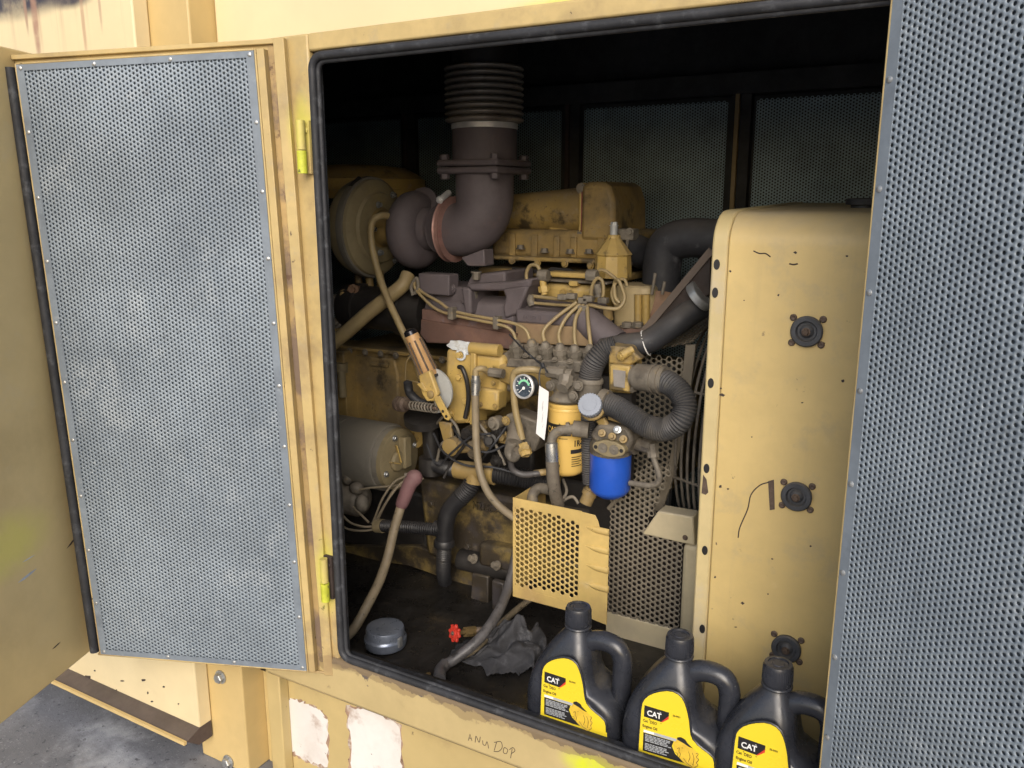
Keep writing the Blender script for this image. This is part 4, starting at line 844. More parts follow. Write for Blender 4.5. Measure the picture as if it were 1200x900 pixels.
# --- fuel lines
FY = .55
tb('fuel_line', [(485, 330, .60), (488, 340, .60), (508, 360, .57), (530, 369, .56), (583, 380, .54), (598, 386, .54), (604, 396, .54), (606, 408, .54)], .0042, M['tube_y'])
tb('fuel_line', [(488, 326, .60), (492, 340, .60), (515, 354, .57), (533, 365, .56), (583, 375, .54), (605, 380, .54), (617, 388, .54), (622, 404, .54)], .0042, M['tube_y'])
for c in ((530, 367), (583, 378)): MB().obox(P(c[0], c[1], .548), (X, Y, Z), (.008, .012, .016)).build('line_clip', M['dustgrey'], eng, bevel=.002)
MB().tube([P(484, 346, .60), P(482, 336, .60), P(488, 326, .60), P(490, 336, .60), P(486, 344, .60)], .005, 8).build('line_clip', M['dustgrey'], eng)
for (a, b_, c) in (((676, 354), (652, 372), (637, 392)), ((680, 356), (664, 372), (655, 394)), ((684, 357), (675, 372), (673, 396)), ((688, 358), (689, 375), (691, 398))):
    tb('fuel_line', [(*a, .60), (*b_, .575), (c[0], c[1] - 4, .555), (c[0] + 2, c[1] + 12, .545)], .0048, M['tube_y'])
tb('fuel_line', [(624, 347, .63), (650, 350, .62), (676, 353, .61)], .0048, M['tube_y']); tb('fuel_line', [(625, 355, .63), (650, 357, .62), (674, 358, .61)], .0042, M['tube_y'])
MB().tube([P(623, 345, .63), P(622, 352, .63), P(624, 358, .63)], .011, 10).build('line_union', M['dustgrey'], eng)
tb('fuel_line', [(690, 357, .61), (710, 361, .61), (725, 361, .62), (732, 350, .63), (728, 335, .64), (724, 328, .64), (720, 332, .65), (721, 348, .64), (726, 355, .64)], .0048, M['tube_y'])
tb('fuel_line', [(735, 335, .65), (732, 328, .65), (726, 328, .65), (719, 336, .65), (717, 346, .65), (721, 356, .65), (727, 357, .65)], .004, M['tube_y'])
tb('fuel_line', [(618, 333, .66), (617, 320, .66), (622, 311, .66), (630, 312, .66), (634, 322, .66)], .0048, M['tube_y'])
tb('fuel_line', [(692, 352, .64), (694, 335, .64), (700, 326, .64), (706, 330, .64), (707, 345, .64), (703, 354, .64)], .0044, M['tube_y'])
tb('fuel_line', [(697, 325, .66), (702, 317, .66), (708, 317, .66), (716, 322, .66), (722, 327, .66)], .0042, M['tube_y'])
for c, d_ in (((637, 323), (638, 333)), ((694, 323), (699, 324))):
    MB().cyl(P(*c, .65) - V((.014, 0, 0)), P(*c, .65) + V((.014, 0, 0)), .016, seg=8).build('line_nut', M['dustgrey'], eng, bevel=.002)
MB().cyl(P(636, 328, .65), P(638, 345, .65), .009).cyl(P(637, 335, .65), P(638, 342, .65), .015, seg=6).build('bleed_fitting', M['eng_clean'], eng)
MB().cyl(P(700, 333, .65), P(701, 348, .65), .010).cyl(P(700, 338, .65), P(701, 344, .65), .014, seg=6).build('bleed_fitting', M['dustgrey'], eng)
for c in ((660, 348), (670, 347), (684, 352), (690, 350), (707, 352), (684, 361)): MB().obox(P(*c, .60), (X, Y, Z), (.012, .010, .007)).build('line_clip', M['dustgrey'], eng, bevel=.002)
# --- injection pump and governor
IY = .52
gov = MB()
ip = poly('injection_pump', [(590, 414), (600, 406), (700, 414), (697, 440), (690, 470), (600, 462), (575, 452), (560, 420)], IY + .02, .14, M['dustgrey'], bevel=.01)
poly('pump_face', [(575, 425), (600, 428), (690, 440), (688, 462), (640, 466), (576, 445)], IY, .03, M['eng'], ip, .006)
poly('pump_lid', [(596, 420), (690, 424), (688, 438), (640, 434), (592, 430)], IY - .004, .05, M['dustgrey'], ip, .004)
for bx, by in ((606, 412), (624, 411), (640, 414), (657, 416), (674, 418), (692, 418)):
    q = P(bx, by, .53); MB().lathe(q, V((0, -.25, 1)), [(-.012, .016), (.004, .016), (.0041, .019), (.016, .019), (.0161, .013), (.024, .012), (.030, .007)], 8).build('delivery_valve', M['dustgrey'], ip)
for bx, by in ((616, 417), (632, 420), (650, 422), (668, 424), (684, 426)): bolt(bx, by, .515, .007, ip, V((0, -.5, 1)))
gv = poly('governor', [(522, 408), (556, 412), (590, 418), (590, 455), (584, 478), (556, 478), (556, 496), (530, 498), (520, 470)], IY, .16, M['eng_clean'], bevel=.012)
poly('governor_flange', [(551, 410), (557, 410), (557, 498), (550, 498)], IY - .012, .06, M['eng_clean'], gv, .003)
poly('governor_box', [(558, 454), (584, 458), (583, 482), (558, 480)], IY - .02, .05, M['eng_clean'], gv, .006)
MB().cyl(P(552, 408, IY + .0), P(586, 411, IY + .0), .016).build('governor_tube', M['eng_clean'], gv)
sv = []
MB().prism(blotch([(522, 404), (528, 399), (540, 400), (553, 402), (552, 410), (547, 416), (541, 411), (530, 411)], IY - .004, 3, 5, .9), (0, .008, 0)).build('pale_residue', M['smear'], gv, bevel=.002)
MB().torus(P(540, 416, IY - .005), Y, .0125, .0035, 24, 8).build('lifting_eye', M['smear'], gv)
for bx, by in ((538, 416), (538, 442), (546, 470), (528, 484), (548, 490)): bolt(bx, by, IY - .002, .009, gv, m=M['eng_clean'])
tb('governor_rod', [(538, 430, .50), (542, 432, .49), (547, 446, .49), (549, 468, .50), (545, 490, .50)], .006, M['blackish'], gv)
# accessory with flange under the pump
pf_ = poly('transfer_pump', [(592, 486), (604, 484), (634, 496), (636, 504), (626, 530), (604, 528), (594, 506)], .47, .06, M['dustgrey'], bevel=.005)
MB().cyl(P(606, 500, .46), P(602, 520, .42), .021).build('pump_barrel', M['dustgrey'], pf_); bolt(593, 493, .465, .009, pf_, m=M['eng']); bolt(617, 521, .465, .008, pf_)
MB().tube([P(600, 518, .42), P(597, 530, .42), P(602, 536, .42), P(607, 528, .42)], .013, 12).build('pump_elbow', M['dustgrey'], pf_)
MB().cyl(P(613, 520, .43), P(617, 534, .42), .012, seg=6).cyl(P(615, 526, .43), P(616, 531, .42), .016, seg=6).build('pipe_union', M['eng_clean'], pf_)
tb('suction_pipe', [(598, 538, .43), (601, 550, .44), (612, 556, .45), (628, 555, .46), (640, 553, .48)], .008, M['hose_grey']); tb('fuel_pipe', [(626, 555, .462), (636, 553.5, .47), (642, 553, .48)], .0085, M['eng_clean'])
tb('fuel_pipe', [(640, 436, .46), (625, 433, .44), (608, 434, .43), (602, 440, .43), (602, 455, .43), (604, 480, .43), (612, 515, .43)], .0085, M['tube_y'])
tb('fuel_pipe', [(573, 437, .50), (566, 432, .48), (558, 434, .47), (557.5, 442, .46)], .008, M['tube_y'])
MB().cyl(P(574, 436, .49), P(590, 438, .49), .012, seg=8).build('pipe_union', M['dustgrey'], eng)
# linkage clutter between pump and crankcase
MB().cyl(P(536, 524, .50), P(572, 521, .50), .017).lathe(P(530, 523, .49), -Y, [(-.01, .024), (.012, .024), (.014, .012)], 16).build('fuel_shutoff', M['eng'], eng)
for q in ((548, 508), (562, 514), (575, 516), (584, 506), (566, 500), (580, 496), (590, 512), (556, 530), (583, 540)):
    MB().lathe(P(*q, .48 + random.uniform(0, .05)), V((random.uniform(-.4, .4), -1, random.uniform(-.2, .3))), [(-.02, .018), (.006, .018), (.007, .012), (.016, .010)], random.choice((6, 8, 16))).build('fitting', random.choice((M['blackish'], M['eng_dark'], M['dustgrey'], M['eng'])), eng)
poly('linkage_plate', [(513, 494), (528, 496), (530, 518), (520, 520)], .50, .012, M['eng'], bevel=.003)
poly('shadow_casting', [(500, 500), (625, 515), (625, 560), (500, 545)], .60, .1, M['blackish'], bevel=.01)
poly('nameplate_bracket', [(577, 535), (588, 536), (588, 546), (577, 545)], .505, .005, M['eng_clean'], bevel=.001)
MB().torus(P(582.5, 540.5, .503), Y, .009, .003, 20, 6).build('bracket_ring', M['blackish'], eng)
for ln in ([(520, 560, .47), (530, 540, .48), (545, 520, .48), (548, 500, .49)], [(512, 540, .5), (518, 520, .5), (534, 512, .5)], [(560, 495, .47), (568, 505, .47), (580, 520, .48), (592, 545, .48)], [(510, 498, .52), (522, 488, .5), (535, 500, .5), (540, 520, .5)]):
    tb('control_rod', ln, .004, random.choice((M['blackish'], M['dustgrey'])))
# --- speed lever
lv = part('speed_lever', eng)
hA, hB = P(482, 392, .44), P(504, 440, .46); hd_ = (hB - hA).normalized()
MB().lathe(hA, hd_, [(0, .017), (.004, .0185), ((hB - hA).length * .97, .0225), ((hB - hA).length, .021)], 22).build('handle', M['handle'], lv)
_, hu, hw_ = frame(hd_)
for k in range(8):
    a = 2 * math.pi * k / 8; e = hu * math.cos(a) + hw_ * math.sin(a)
    MB().cyl(hA + hd_ * .016 + e * .0195, hB - hd_ * .012 + e * .0228, .0026, seg=6).build('handle_groove', M['rustbolt'], lv)
MB().lathe(hA - hd_ * .016, hd_, [(0, .004), (.002, .011), (.006, .0165), (.016, .0178)], 20).build('handle_cap', mat('black_chrome', (.03, .03, .035), .2, .6), lv)
MB().obox(hB + hd_ * .004, (hd_, hu, hw_), (.003, .024, .024)).build('handle_collar', M['blackish'], lv)
poly('lever_bracket', [(490, 440), (503, 434), (513, 462), (509, 470), (500, 471), (494, 462)], .43, .016, M['eng_clean'], lv, .004)
poly('lever_bracket', [(488, 450), (494, 448), (500, 458), (497, 460)], .425, .02, M['eng_clean'], lv, .002)
MB().lathe(P(505, 462, .43), -Y, [(0, .010), (.004, .010), (.006, .006)], 18).build('pivot_pin', M['eng'], lv)
sc_ = P(507, 458, .462); R_s = 27 * mpp(sc_)
MB().prism([sc_ + V((0, 0, 0))] + [sc_ + V((R_s * math.sin(a), 0, R_s * math.cos(a))) for a in np.linspace(R_(-10), R_(172), 22)], (0, .006, 0)).build('quadrant_plate', M['lightgrey'], lv)
MB().prism([P(x, y, .425) for x, y in ((507, 466), (515, 464), (528, 490), (525, 493), (521, 491))], (0, .005, 0)).build('lever_arm', M['eng_clean'], lv, bevel=.001)
for c in ((519, 482), (523, 488)): MB().lathe(P(*c, .4248), -Y, [(0, .004), (.0006, .004)], 12).build('arm_hole', M['ink'], lv)
sa, sb = P(466, 473, .46), P(512, 479, .43); sdv = (sb - sa); _, su, sw = frame(sdv)
MB().tube([sa + sdv * t + (su * math.cos(t * 2 * math.pi * 13) + sw * math.sin(t * 2 * math.pi * 13)) * .0105 for t in np.linspace(.36, .98, 170)], .0024, 6, smooth=False).build('return_spring', M['dustgrey'], lv)
MB().cyl(sa, sb, .004).lathe(sa, sdv, [(-.006, .012), (0, .020), (.012, .021), (.0125, .015), (.020, .021), (.030, .020), (.034, .013), (.05, .012)], 16).build('spring_rod', M['rustbolt'], lv)
tb('control_cable', [(478, 448, .47), (480, 460, .48), (490, 470, .49), (505, 476, .50)], .012, M['rubber'], lv, 12); tb('control_wire', [(483, 414, .46), (476, 425, .46), (475, 445, .47)], .0016, M['tube_y'], lv, 6); tb('control_wire', [(477, 445, .47), (485, 447, .44), (492, 449, .43)], .0014, M['tube_y'], lv, 6)
MB().cyl(P(504, 500, .56), P(506, 535, .56), .023).lathe(P(505, 534, .56), -Z, [(0, .026), (.004, .034), (.05, .036), (.055, .03)], 20).build('filler_neck', M['blackish'], eng)
MB().lathe(P(497, 490, .53), V((.1, -.3, 1)), [(-.01, .055), (.012, .055), (.014, .05)], 24).build('dark_housing', M['blackish'], eng)
# --- starter motor
SY = .52
sc0 = P(468, 538, SY); sr = 41 * mpp(sc0) * .98
st = part('starter_motor', eng)
MB().lathe(sc0 - X * .50, X, [(0, sr * .9), (.02, sr), (.32, sr), (.321, sr * .985), (.335, sr * .985), (.336, sr), (.465, sr), (.470, sr * .98), (.471, sr * .94), (.485, sr * .93), (.50, sr * .86)], 48).build('motor_body', M['starter'], st, angle=25)
MB().lathe(sc0, X, [(-.02, sr * .93), (.001, sr * .90), (.004, sr * .84)], 40).build('end_plate', M['starter_end'], st)
for a in (20, 110, 200, 290): MB().hexbolt(sc0 + X * .003 + V((0, math.cos(R_(a)) * sr * .74, math.sin(R_(a)) * sr * .74)), X, .007, .008).build('screw', M['silver'], st)
MB().lathe(sc0 + X * .003 + V((0, -.018, .0)), X, [(0, .03), (.012, .028), (.014, .02)], 20).obox(sc0 + X * .012 + V((0, .012, .02)), (X, Y, Z), (.012, .016, .045)).build('brush_cover', M['starter_end'], st, bevel=.004)
MB().bar(sc0 + V((.012, -.045, -.005)), sc0 + V((.012, -.045, -.075)), .022, .012).build('terminal_strap', M['starter_end'], st)
MB().bar(sc0 + V((.014, -.03, .05)), sc0 + V((.02, -.02, .0)), .012, .003).bar(sc0 + V((.012, -.055, .008)), sc0 + V((.016, -.02, -.005)), .010, .003).build('terminal_tab', M['eng_clean'], st)
for q in ((416, 507), (417, 556)): MB().lathe(P(q[0], q[1], SY - .04 if q[1] > 520 else SY + .02), V((0, -.8, .5 if q[1] < 520 else -.2)), [(0, .018), (.012, .018), (.013, .010), (.024, .008)], 14).build('terminal_post', M['starter_end'], st)
MB().lathe(P(416, 585, .47) - X * .12, X, [(0, .045), (.14, .047), (.15, .04), (.16, .02)], 24).ball(P(418, 572, .44), (.022, .02, .018)).ball(P(408, 560, .45), (.018, .02, .02)).ball(P(424, 590, .44), (.02, .02, .026)).build('solenoid', M['dustgrey'], st)
# wires and cables (flexible things of their own)
M['wire_grey'] = mat('grey_tan_wire', (.24, .20, .14), .6, var=.15, vscale=20, dust=.3)
def cable(label, base, parts):
    t = thing('starter_cable', label, 'cable', base)
    for nm, pts, r, m_ in parts: tb(nm, pts, r, m_, t)
    return t
b0 = P(470, 575, .44)
t = thing('battery_cable', 'thick tan battery cable with dull red boot hanging from the starter', 'cable', PZ(412, 738, ZF))
MB().tube([P(486, 560, .44), P(480, 568, .43), P(472, 588, .42), P(470, 592, .42)], (.0215, .016), 16).ball(P(485.5, 560, .44), .0225).build('boot', M['boot'], t)
tb('cable', [(471, 590, .42), (462, 620, .39), (455, 650, .36), (445, 680, .31), (430, 710, .25), PZ(416, 735, ZF + .02), PZ(404, 748, ZF + .012)], .0125, M['hose_tan'], t, 14)
wh = thing('wire_bundle', 'bundle of thin tan wires looping from the starter into a black conduit', 'wires', P(440, 618, .42))
for pts in ([(478, 557, .44), (462, 565, .43), (448, 585, .42), (440, 605, .42), (436, 614, .42)], [(478, 562, .43), (468, 568, .42), (455, 585, .41), (446, 600, .41), (438, 615, .42)], [(480, 566, .43), (464, 572, .42), (452, 590, .41), (444, 606, .42), (440, 614, .42)], [(395, 562, .45), (402, 580, .44), (415, 595, .43), (432, 612, .42)], [(398, 600, .42), (410, 612, .41), (425, 617, .41), (436, 617, .42)], [(396, 613, .42), (408, 620, .41), (425, 622, .41), (440, 620, .42)], [(418, 574, .43), (440, 571, .44), (455, 570, .45), (470, 568, .45)], [(496, 560, .46), (490, 566, .45), (480, 575, .44), (468, 590, .44)]):
    tb('wire', pts, .0032, M['wire_grey'], wh, 7)
for q in ((479, 557), (478, 563)): MB().cyl(P(q[0] - 4, q[1], .435), P(q[0] + 3, q[1] - 1, .44), .007).build('cable_lug', M['dustgrey'], wh)
# black tee conduits
M['pipe_black'] = mat('black_plastic_pipe', (.016, .016, .018), .45, var=.25, vscale=12, spots=[((.07, .06, .05), 16, .6, .74, .5)], dust=.25, dustcol=(.10, .09, .08))
cdt = thing('conduit_run', 'black plastic conduit with tee joints running below the starter', 'conduit', P(525, 660, .46))
tb('corrugated_pipe', [(444, 616, .42), (470, 617, .42), (505, 620, .44), (518, 620, .45)], .0165, M['pipe_black'], cdt, 14, corr=(.0010, .006)); MB().cyl(P(441, 616, .42), P(449, 616.5, .42), .019).build('pipe_collar', M['starter_end'], cdt)
MB().tube([P(540, 582, .47), P(527, 598, .46), P(522, 615, .455), P(521, 632, .455), P(520, 640, .455)], .0235, 18).cyl(P(510, 619, .45), P(522, 620, .455), .0215).build('tee_joint', M['pipe_black'], cdt)
MB().lathe(P(520.5, 632, .455), -Z, [(0, .025), (.006, .028), (.018, .028), (.019, .025)], 20).build('pipe_collar', M['pipe_black'], cdt)
tb('corrugated_pipe', [(521, 635, .455), (520, 655, .47), (520, 672, .51), (522, 684, .58)], .019, M['pipe_black'], cdt, 14, corr=(.0012, .006))
tb('corrugated_pipe', [(556, 560, .49), (550, 572, .48), (538, 585, .47)], .023, M['pipe_black'], cdt, 14, corr=(.0014, .006))
MB().cyl(P(535, 550, .49), P(580, 555, .49), .0245).cyl(P(558, 553, .49), P(556, 566, .485), .0245).build('tee_joint', M['eng_dark'], cdt)
MB().lathe(P(572, 554, .49), X, [(0, .026), (.004, .029), (.022, .029), (.024, .024)], 20).build('pipe_collar', M['eng'], cdt)
tb('corrugated_pipe', [(580, 555, .49), (600, 558, .50), (625, 563, .52), (650, 567, .53)], .0245, M['pipe_black'], cdt, 14, corr=(.0014, .007))
tb('corrugated_pipe', [(512, 545, .52), (525, 549, .50), (536, 551, .49)], .019, M['pipe_black'], cdt, 14, corr=(.0012, .006))
# --- tubes on the left
single('breather_tube', MB().tube([P(478, 322, .64), P(473, 333, .62), P(458, 346, .60), P(430, 368, .57), P(405, 390, .54), P(380, 410, .52)], .0205, 16), M['tube_y'], 'fat dull yellow breather tube slanting down below the turbocharger', 'tube', P(380, 410, .52))
tb('oil_line', [(460, 254, .64), (446, 253, .60), (436, 261, .585), (435, 282, .58), (442, 315, .57), (452, 345, .55), (468, 380, .53), (484, 414, .52), (494, 445, .52)], .0100, M['tube_y'])
for q in (421, 434, 447): tb('oil_drain', [(q - 2, 318, .72), (q, 340, .71), (q + 2, 362, .70)], .012, M['eng_dark'])
for q in ((392, 352), (398, 362), (395, 378), (404, 346), (414, 340), (393, 388), (402, 372)): MB().lathe(P(*q, .64), V((.3, -1, .2)), [(-.02, .018), (.004, .018), (.006, .010), (.014, .010)], 8).build('fitting', random.choice((M['eng_dark'], M['dustgrey'], M['rusty'])), eng)
# steel hose with ferrule
fh = thing('fuel_hose', 'tan rubber fuel hose with steel ferrule hanging in front of the pump', 'hose', P(603, 606, .41))
MB().cyl(P(557.5, 440, .46), P(557, 463, .455), .0105, seg=16).lathe(P(557.5, 444, .46), -Z, [(0, .009), (.002, .0125), (.03, .0125), (.032, .009)], 14).build('ferrule', M['silver'], fh)
tb('hose_wall', [(557, 462, .455), (557.5, 500, .45), (559, 530, .44), (563, 555, .43), (572, 577, .42), (586, 594, .415), (606, 609, .41)], .0098, M['hose_tan'], fh, 14)
# --- gauge, tag and tie
gq = P(613, 453, .42); gax = V((-.10, -1, .12)).normalized(); d_, u_, w_ = frame(gax)
gg = MB().lathe(gq + gax * -.03, gax, [(0, .020), (.002, .026), (.026, .026)], 32).build('pressure_gauge', M['rubber'], eng)
MB().lathe(gq - gax * .006, gax, [(0, .0285), (.003, .030), (.007, .0295), (.009, .0265), (.0065, .025), (.001, .025)], 40, caps=False).build('gauge_bezel', M['band'], gg, angle=25)
MB().lathe(gq - gax * .004, gax, [(0, .026), (.0005, .0255)], 36).build('gauge_dial', M['glass'], gg)
hx = X - gax * X.dot(gax); hx.normalize(); vy = gax.cross(hx); vy = vy if vy.z > 0 else -vy
G = lambda u, v, e=.0008: gq - gax * .0035 + gax * e + hx * u + vy * v
mk = MB()
for a in range(-30, 211, 30): mk.bar(G(.017 * math.cos(R_(a)), .017 * math.sin(R_(a))), G(.0225 * math.cos(R_(a)), .0225 * math.sin(R_(a))), .0014, .0004, gax)
mk.build('gauge_marks', M['white'], gg)
mk = MB()
for a in range(20, 161, 10): mk.bar(G(.012 * math.cos(R_(a)), .012 * math.sin(R_(a)), .0006), G(.017 * math.cos(R_(a)), .017 * math.sin(R_(a)), .0006), .0024, .0004, gax)
mk.build('gauge_band', M['green'], gg)
MB().bar(G(0, -.004, .0012), G(-.013, -.016, .0012), .0016, .0005, gax).lathe(G(0, -.004, .0008), gax, [(0, .004), (.001, .0035)], 14).build('gauge_needle', M['white'], gg)
tg = thing('paper_tag', 'white paper tag with faint writing hanging from a black tie beside the yellow filter', 'tag', P(634, 514, .40))
tp_ = [(632, 452), (635, 454), (643, 459), (642, 480), (640, 500), (638, 516), (628, 508), (630, 485), (631, 465)]
MB().prism([P(x, y, .40 + .004 * math.sin(y * .08)) for x, y in tp_], (0, .0006, 0)).build('tag_sheet', mat('tag_paper', (.80, .80, .79), .6, var=.04, vscale=10), tg)
for k, (y, L_) in enumerate(((470, 9), (476, 6), (483, 12), (497, 4))):
    MB().tube([P(636.5, y, .3985 + .004 * math.sin(y * .08)), P(636.0 - .2 * L_ * .4, y + L_, .3985 + .004 * math.sin((y + L_) * .08))], .0005, 4).build('tag_writing', M['greyink'], tg)
tb('tie_strap', [(597, 392, .50), (612, 408, .45), (628, 422, .43), (636, 428, .42), (642, 437, .42)], .0022, M['rubber'], tg, 6); tb('tie_strap', [(635, 427, .42), (632, 440, .41), (633, 452, .405), (636, 457, .398)], .0018, M['rubber'], tg, 6); tb('tie_strap', [(635, 426, .42), (637, 431, .417)], .005, M['rubber'], tg, 8)
# --- yellow spin-on filter and head
YF = .48
fr = 21.5 * mpp(P(663, 520, YF)); fz0, fz1 = P(666, 562, YF - fr).z, P(663, 470, YF).z; fcx = P(663.5, 515, YF).x
fh_ = fz1 - fz0; FC = V((fcx, YF, fz0))
ft = MB().lathe(FC, Z, [(0, fr * .6), (.002, fr * .82), (.008, fr * .95), (.016, fr), (fh_ * .80, fr), (fh_ * .81, fr * 1.0), (fh_ * .90, fr), (fh_ * .905, fr * 1.03), (fh_ * .93, fr * 1.03), (fh_ * .94, fr * 1.01), (fh_ * .97, fr * 1.04), (fh_, fr * 1.02)], 48).build('oil_filter', M['fyellow'], eng, angle=35); tag(ft, 'yellow spin-on filter with black lettering')
def wrap(name, a0, a1, h0, h1, mt, e=.0004):       # band piece on the can, angle measured from the viewer side (-Y) towards +X, degrees
    n = max(3, int(abs(a1 - a0) / 5)); inn = []
    vs = []; fs = []
    for i in range(n + 1):
        a = R_(a0 + (a1 - a0) * i / n); e_ = V((math.sin(a), -math.cos(a), 0)) * (fr + e)
        vs += [FC + e_ + Z * h0, FC + e_ + Z * h1]
    for i in range(n): fs.append((2 * i, 2 * i + 2, 2 * i + 3, 2 * i + 1))
    return MB().add(vs, fs).build(name, mt, ft)
def wtext(txt, a, h, size, mt, bold=0, sx=1, e=.0008):
    def fn(u, v, w):
        b = R_(a) + u / fr; return FC + V((math.sin(b), -math.cos(b), 0)) * (fr + e + w) + Z * (h + v)
    MB().text(txt, size, fn, bold=bold, sx=sx).build('lettering', mt, ft)
hB_ = fh_ * .585
wrap('black_band', -75, 40, hB_, hB_ + .027, M['ink']); wrap('black_band', 55, 88, hB_ + .005, hB_ + .027, M['ink'])
wtext('CAT', -48, hB_ + .004, .022, M['fyellow'], .03, .9)
wtext('1R-0750', -78, hB_ - .026, .020, M['ink'], .03, .85); wtext('1R-0750', 48, hB_ - .026, .020, M['ink'], .03, .85)
wtext('B', 2, fh_ * .72, .008, M['ink'], .02); wtext('B', 2, .028, .008, M['ink'], .02)
for a in (-60, 40):
    wrap('black_bar', a, a + 46, hB_ - .044, hB_ - .034, M['ink'])
    for k in range(5): wrap('text_line', a + 3, a + 40 - (k % 2) * 8, hB_ - .054 - k * .0055, hB_ - .0515 - k * .0055, M['brownink'])
wrap('text_line', 2, 30, hB_ - .008, hB_ - .006, M['brownink'])
fhd = MB().lathe(V((fcx, YF, fz1)), Z, [(0, fr * .98), (.008, fr * 1.05), (.012, fr * 1.02), (.03, fr * .8), (.034, fr * .6)], 32)
fhd.box((fcx - fr * .7, YF - fr * .75, fz1 + .012), (fcx + fr * .8, YF + fr * 1.2, fz1 + .060)); 
fhb = fhd.build('filter_head', M['dustgrey'], eng, bevel=.007)
MB().cyl(V((fcx - .03, YF - fr * .8, fz1 + .026)), V((fcx - .03, YF - fr * .2, fz1 + .026)), .012, seg=6).build('head_plug', M['eng'], fhb)
MB().lathe(P(655, 437, .44), X, [(-.03, .014), (.0, .014), (.001, .018), (.018, .018), (.02, .012), (.035, .012)], 8).build('pipe_union', M['dustgrey'], fhb)
MB().cyl(P(664, 440, .43), P(662, 452, .42), .017, seg=8).lathe(P(662, 450, .42), V((0, -.7, -.4)), [(0, .016), (.016, .014)], 8).build('head_fitting', M['dustgrey'], fhb)
for q in ((678, 452), (645, 452), (672, 464)): bolt(q[0], q[1], .43, .009, fhb)
# --- blue filter, its head and priming knob
bY = .47; brd = 24 * mpp(P(715, 560, bY)); bz0, bz1 = P(716, 583, bY - brd * .6).z, P(715, 538, bY).z; bcx = P(715, 560, bY).x; BC = V((bcx, bY, bz0))
bh_ = bz1 - bz0
bf = MB().lathe(BC, Z, [(-.012, brd * .3), (-.008, brd * .55), (0, brd * .80), (.006, brd * .92), (.014, brd), (bh_, brd), (bh_ + .02, brd)], 48).build('fuel_filter', M['fblue'], eng, angle=40); tag(bf, 'blue spin-on filter below the pump head')
fhh = MB().lathe(V((bcx, bY, bz1 + .015)), Z, [(0, brd * 1.02), (.02, brd * 1.03), (.05, brd * .8), (.06, brd * .6)], 24).build('pump_head', M['dustgrey'], eng, bevel=.003)
ov = P(713, 526, .408)
oe = [ov + V((.0355 * math.cos(a) * (1 if abs(math.cos(a)) < .8 else 1.12), 0, .0195 * math.sin(a))) for a in np.linspace(0, 2 * math.pi, 33)[:-1]]
pl_ = MB().prism(oe, (0, .03, 0)).build('port_plate', M['starter_end'], fhh, bevel=.002)
for s_ in (-1, 1):
    MB().lathe(ov + V((.0135 * s_, -.0004, 0)), -Y, [(0, .0115), (.002, .011), (.0022, .003), (.0032, .002)], 22).build('port_disc', M['dustgrey'], pl_); MB().lathe(ov + V((.031 * s_, -.0004, 0)), -Y, [(0, .0045), (.0005, .0045)], 14).build('plate_hole', M['ink'], pl_)
poly('head_casting', [(700, 497), (735, 500), (742, 515), (736, 532), (700, 522), (690, 510)], .425, .08, M['dustgrey'], fhh, .008)
for q in ((724, 504, M['silver']), (718, 512, M['eng']), (731, 515, M['eng']), (706, 508, M['eng'])): MB().lathe(P(q[0], q[1], .415), V((.2, -1, .4)), [(0, .009), (.008, .009), (.009, .005), (.014, .004)], 10).build('bleed_screw', q[2], fhh)
kq = P(691, 474, .375); kx = V((.12, -.80, .52)).normalized(); d_, u_, w_ = frame(kx)
ring = [kq + (u_ * math.cos(a) + w_ * math.sin(a)) * (28 * mpp(kq) * .5 + .0011 * math.cos(26 * a)) for a in np.linspace(0, 2 * math.pi, 157)[:-1]]
kb = MB().prism([p - kx * .014 for p in ring], kx * .016).build('priming_knob', M['knob'], fhh, bevel=.001)
MB().lathe(kq + kx * .002, kx, [(0, .016), (.001, .0155)], 30).build('knob_cap', M['knob'], kb)
MB().lathe(kq - kx * .058, kx, [(0, .019), (.02, .021), (.03, .023), (.044, .024)], 26).build('pump_barrel', M['blackish'], fhh)
MB().torus(kq - kx * .03, kx, .023, .005, 30, 8).build('barrel_ring', M['eng'], fhh)
poly('pump_arm', [(697, 493), (707, 489), (717, 505), (708, 508)], .43, .014, M['eng'], fhh, .004)
# elbow hose from the pump head
oh = thing('oil_hose', 'braided grey hose bending from the filter head past the yellow filter', 'hose', P(651, 590, .40))
tb('pipe_bend', [(683, 503, .44), (670, 503, .43), (656, 505, .42), (648, 511, .415), (646, 522, .41)], .0115, M['dustgrey'], oh, 14)
MB().cyl(P(690, 504, .445), P(672, 502, .435), .019).cyl(P(668, 502, .433), P(664, 502.5, .43), .016, seg=6).build('hose_union', M['dustgrey'], oh)
MB().lathe(P(646, 518, .41), P(647.5, 542, .405) - P(646, 518, .41), [(0, .011), (.003, .0155), (.040, .0158), (.048, .0145), (.05, .012)], 20).build('ferrule', M['silver'], oh)
tb('hose_wall', [(647, 540, .405), (648, 558, .405), (650, 575, .41), (654, 592, .43)], .0155, M['braid'], oh, 16)
# stuff behind the yellow guard
tb('return_pipe', [(625, 590, .47), (624, 580, .48), (632, 572, .50), (645, 574, .50)], .014, M['dustgrey'])
for pts in ([(660, 585, .46), (664, 575, .48), (660, 562, .5)], [(655, 590, .46), (670, 582, .47), (678, 590, .47)]): tb('control_rod', pts, .004, M['dustgrey'])
MB().cyl(P(686, 590, .47), P(694, 572, .48), .016).lathe(P(690, 580, .475), P(694, 572, .48) - P(686, 590, .47), [(0, .019), (.012, .019)], 12).build('banjo_union', M['eng_dark'], eng)
poly('accessory_drive', [(655, 560), (735, 573), (735, 640), (655, 620)], .57, .06, M['blackish'], bevel=.01)
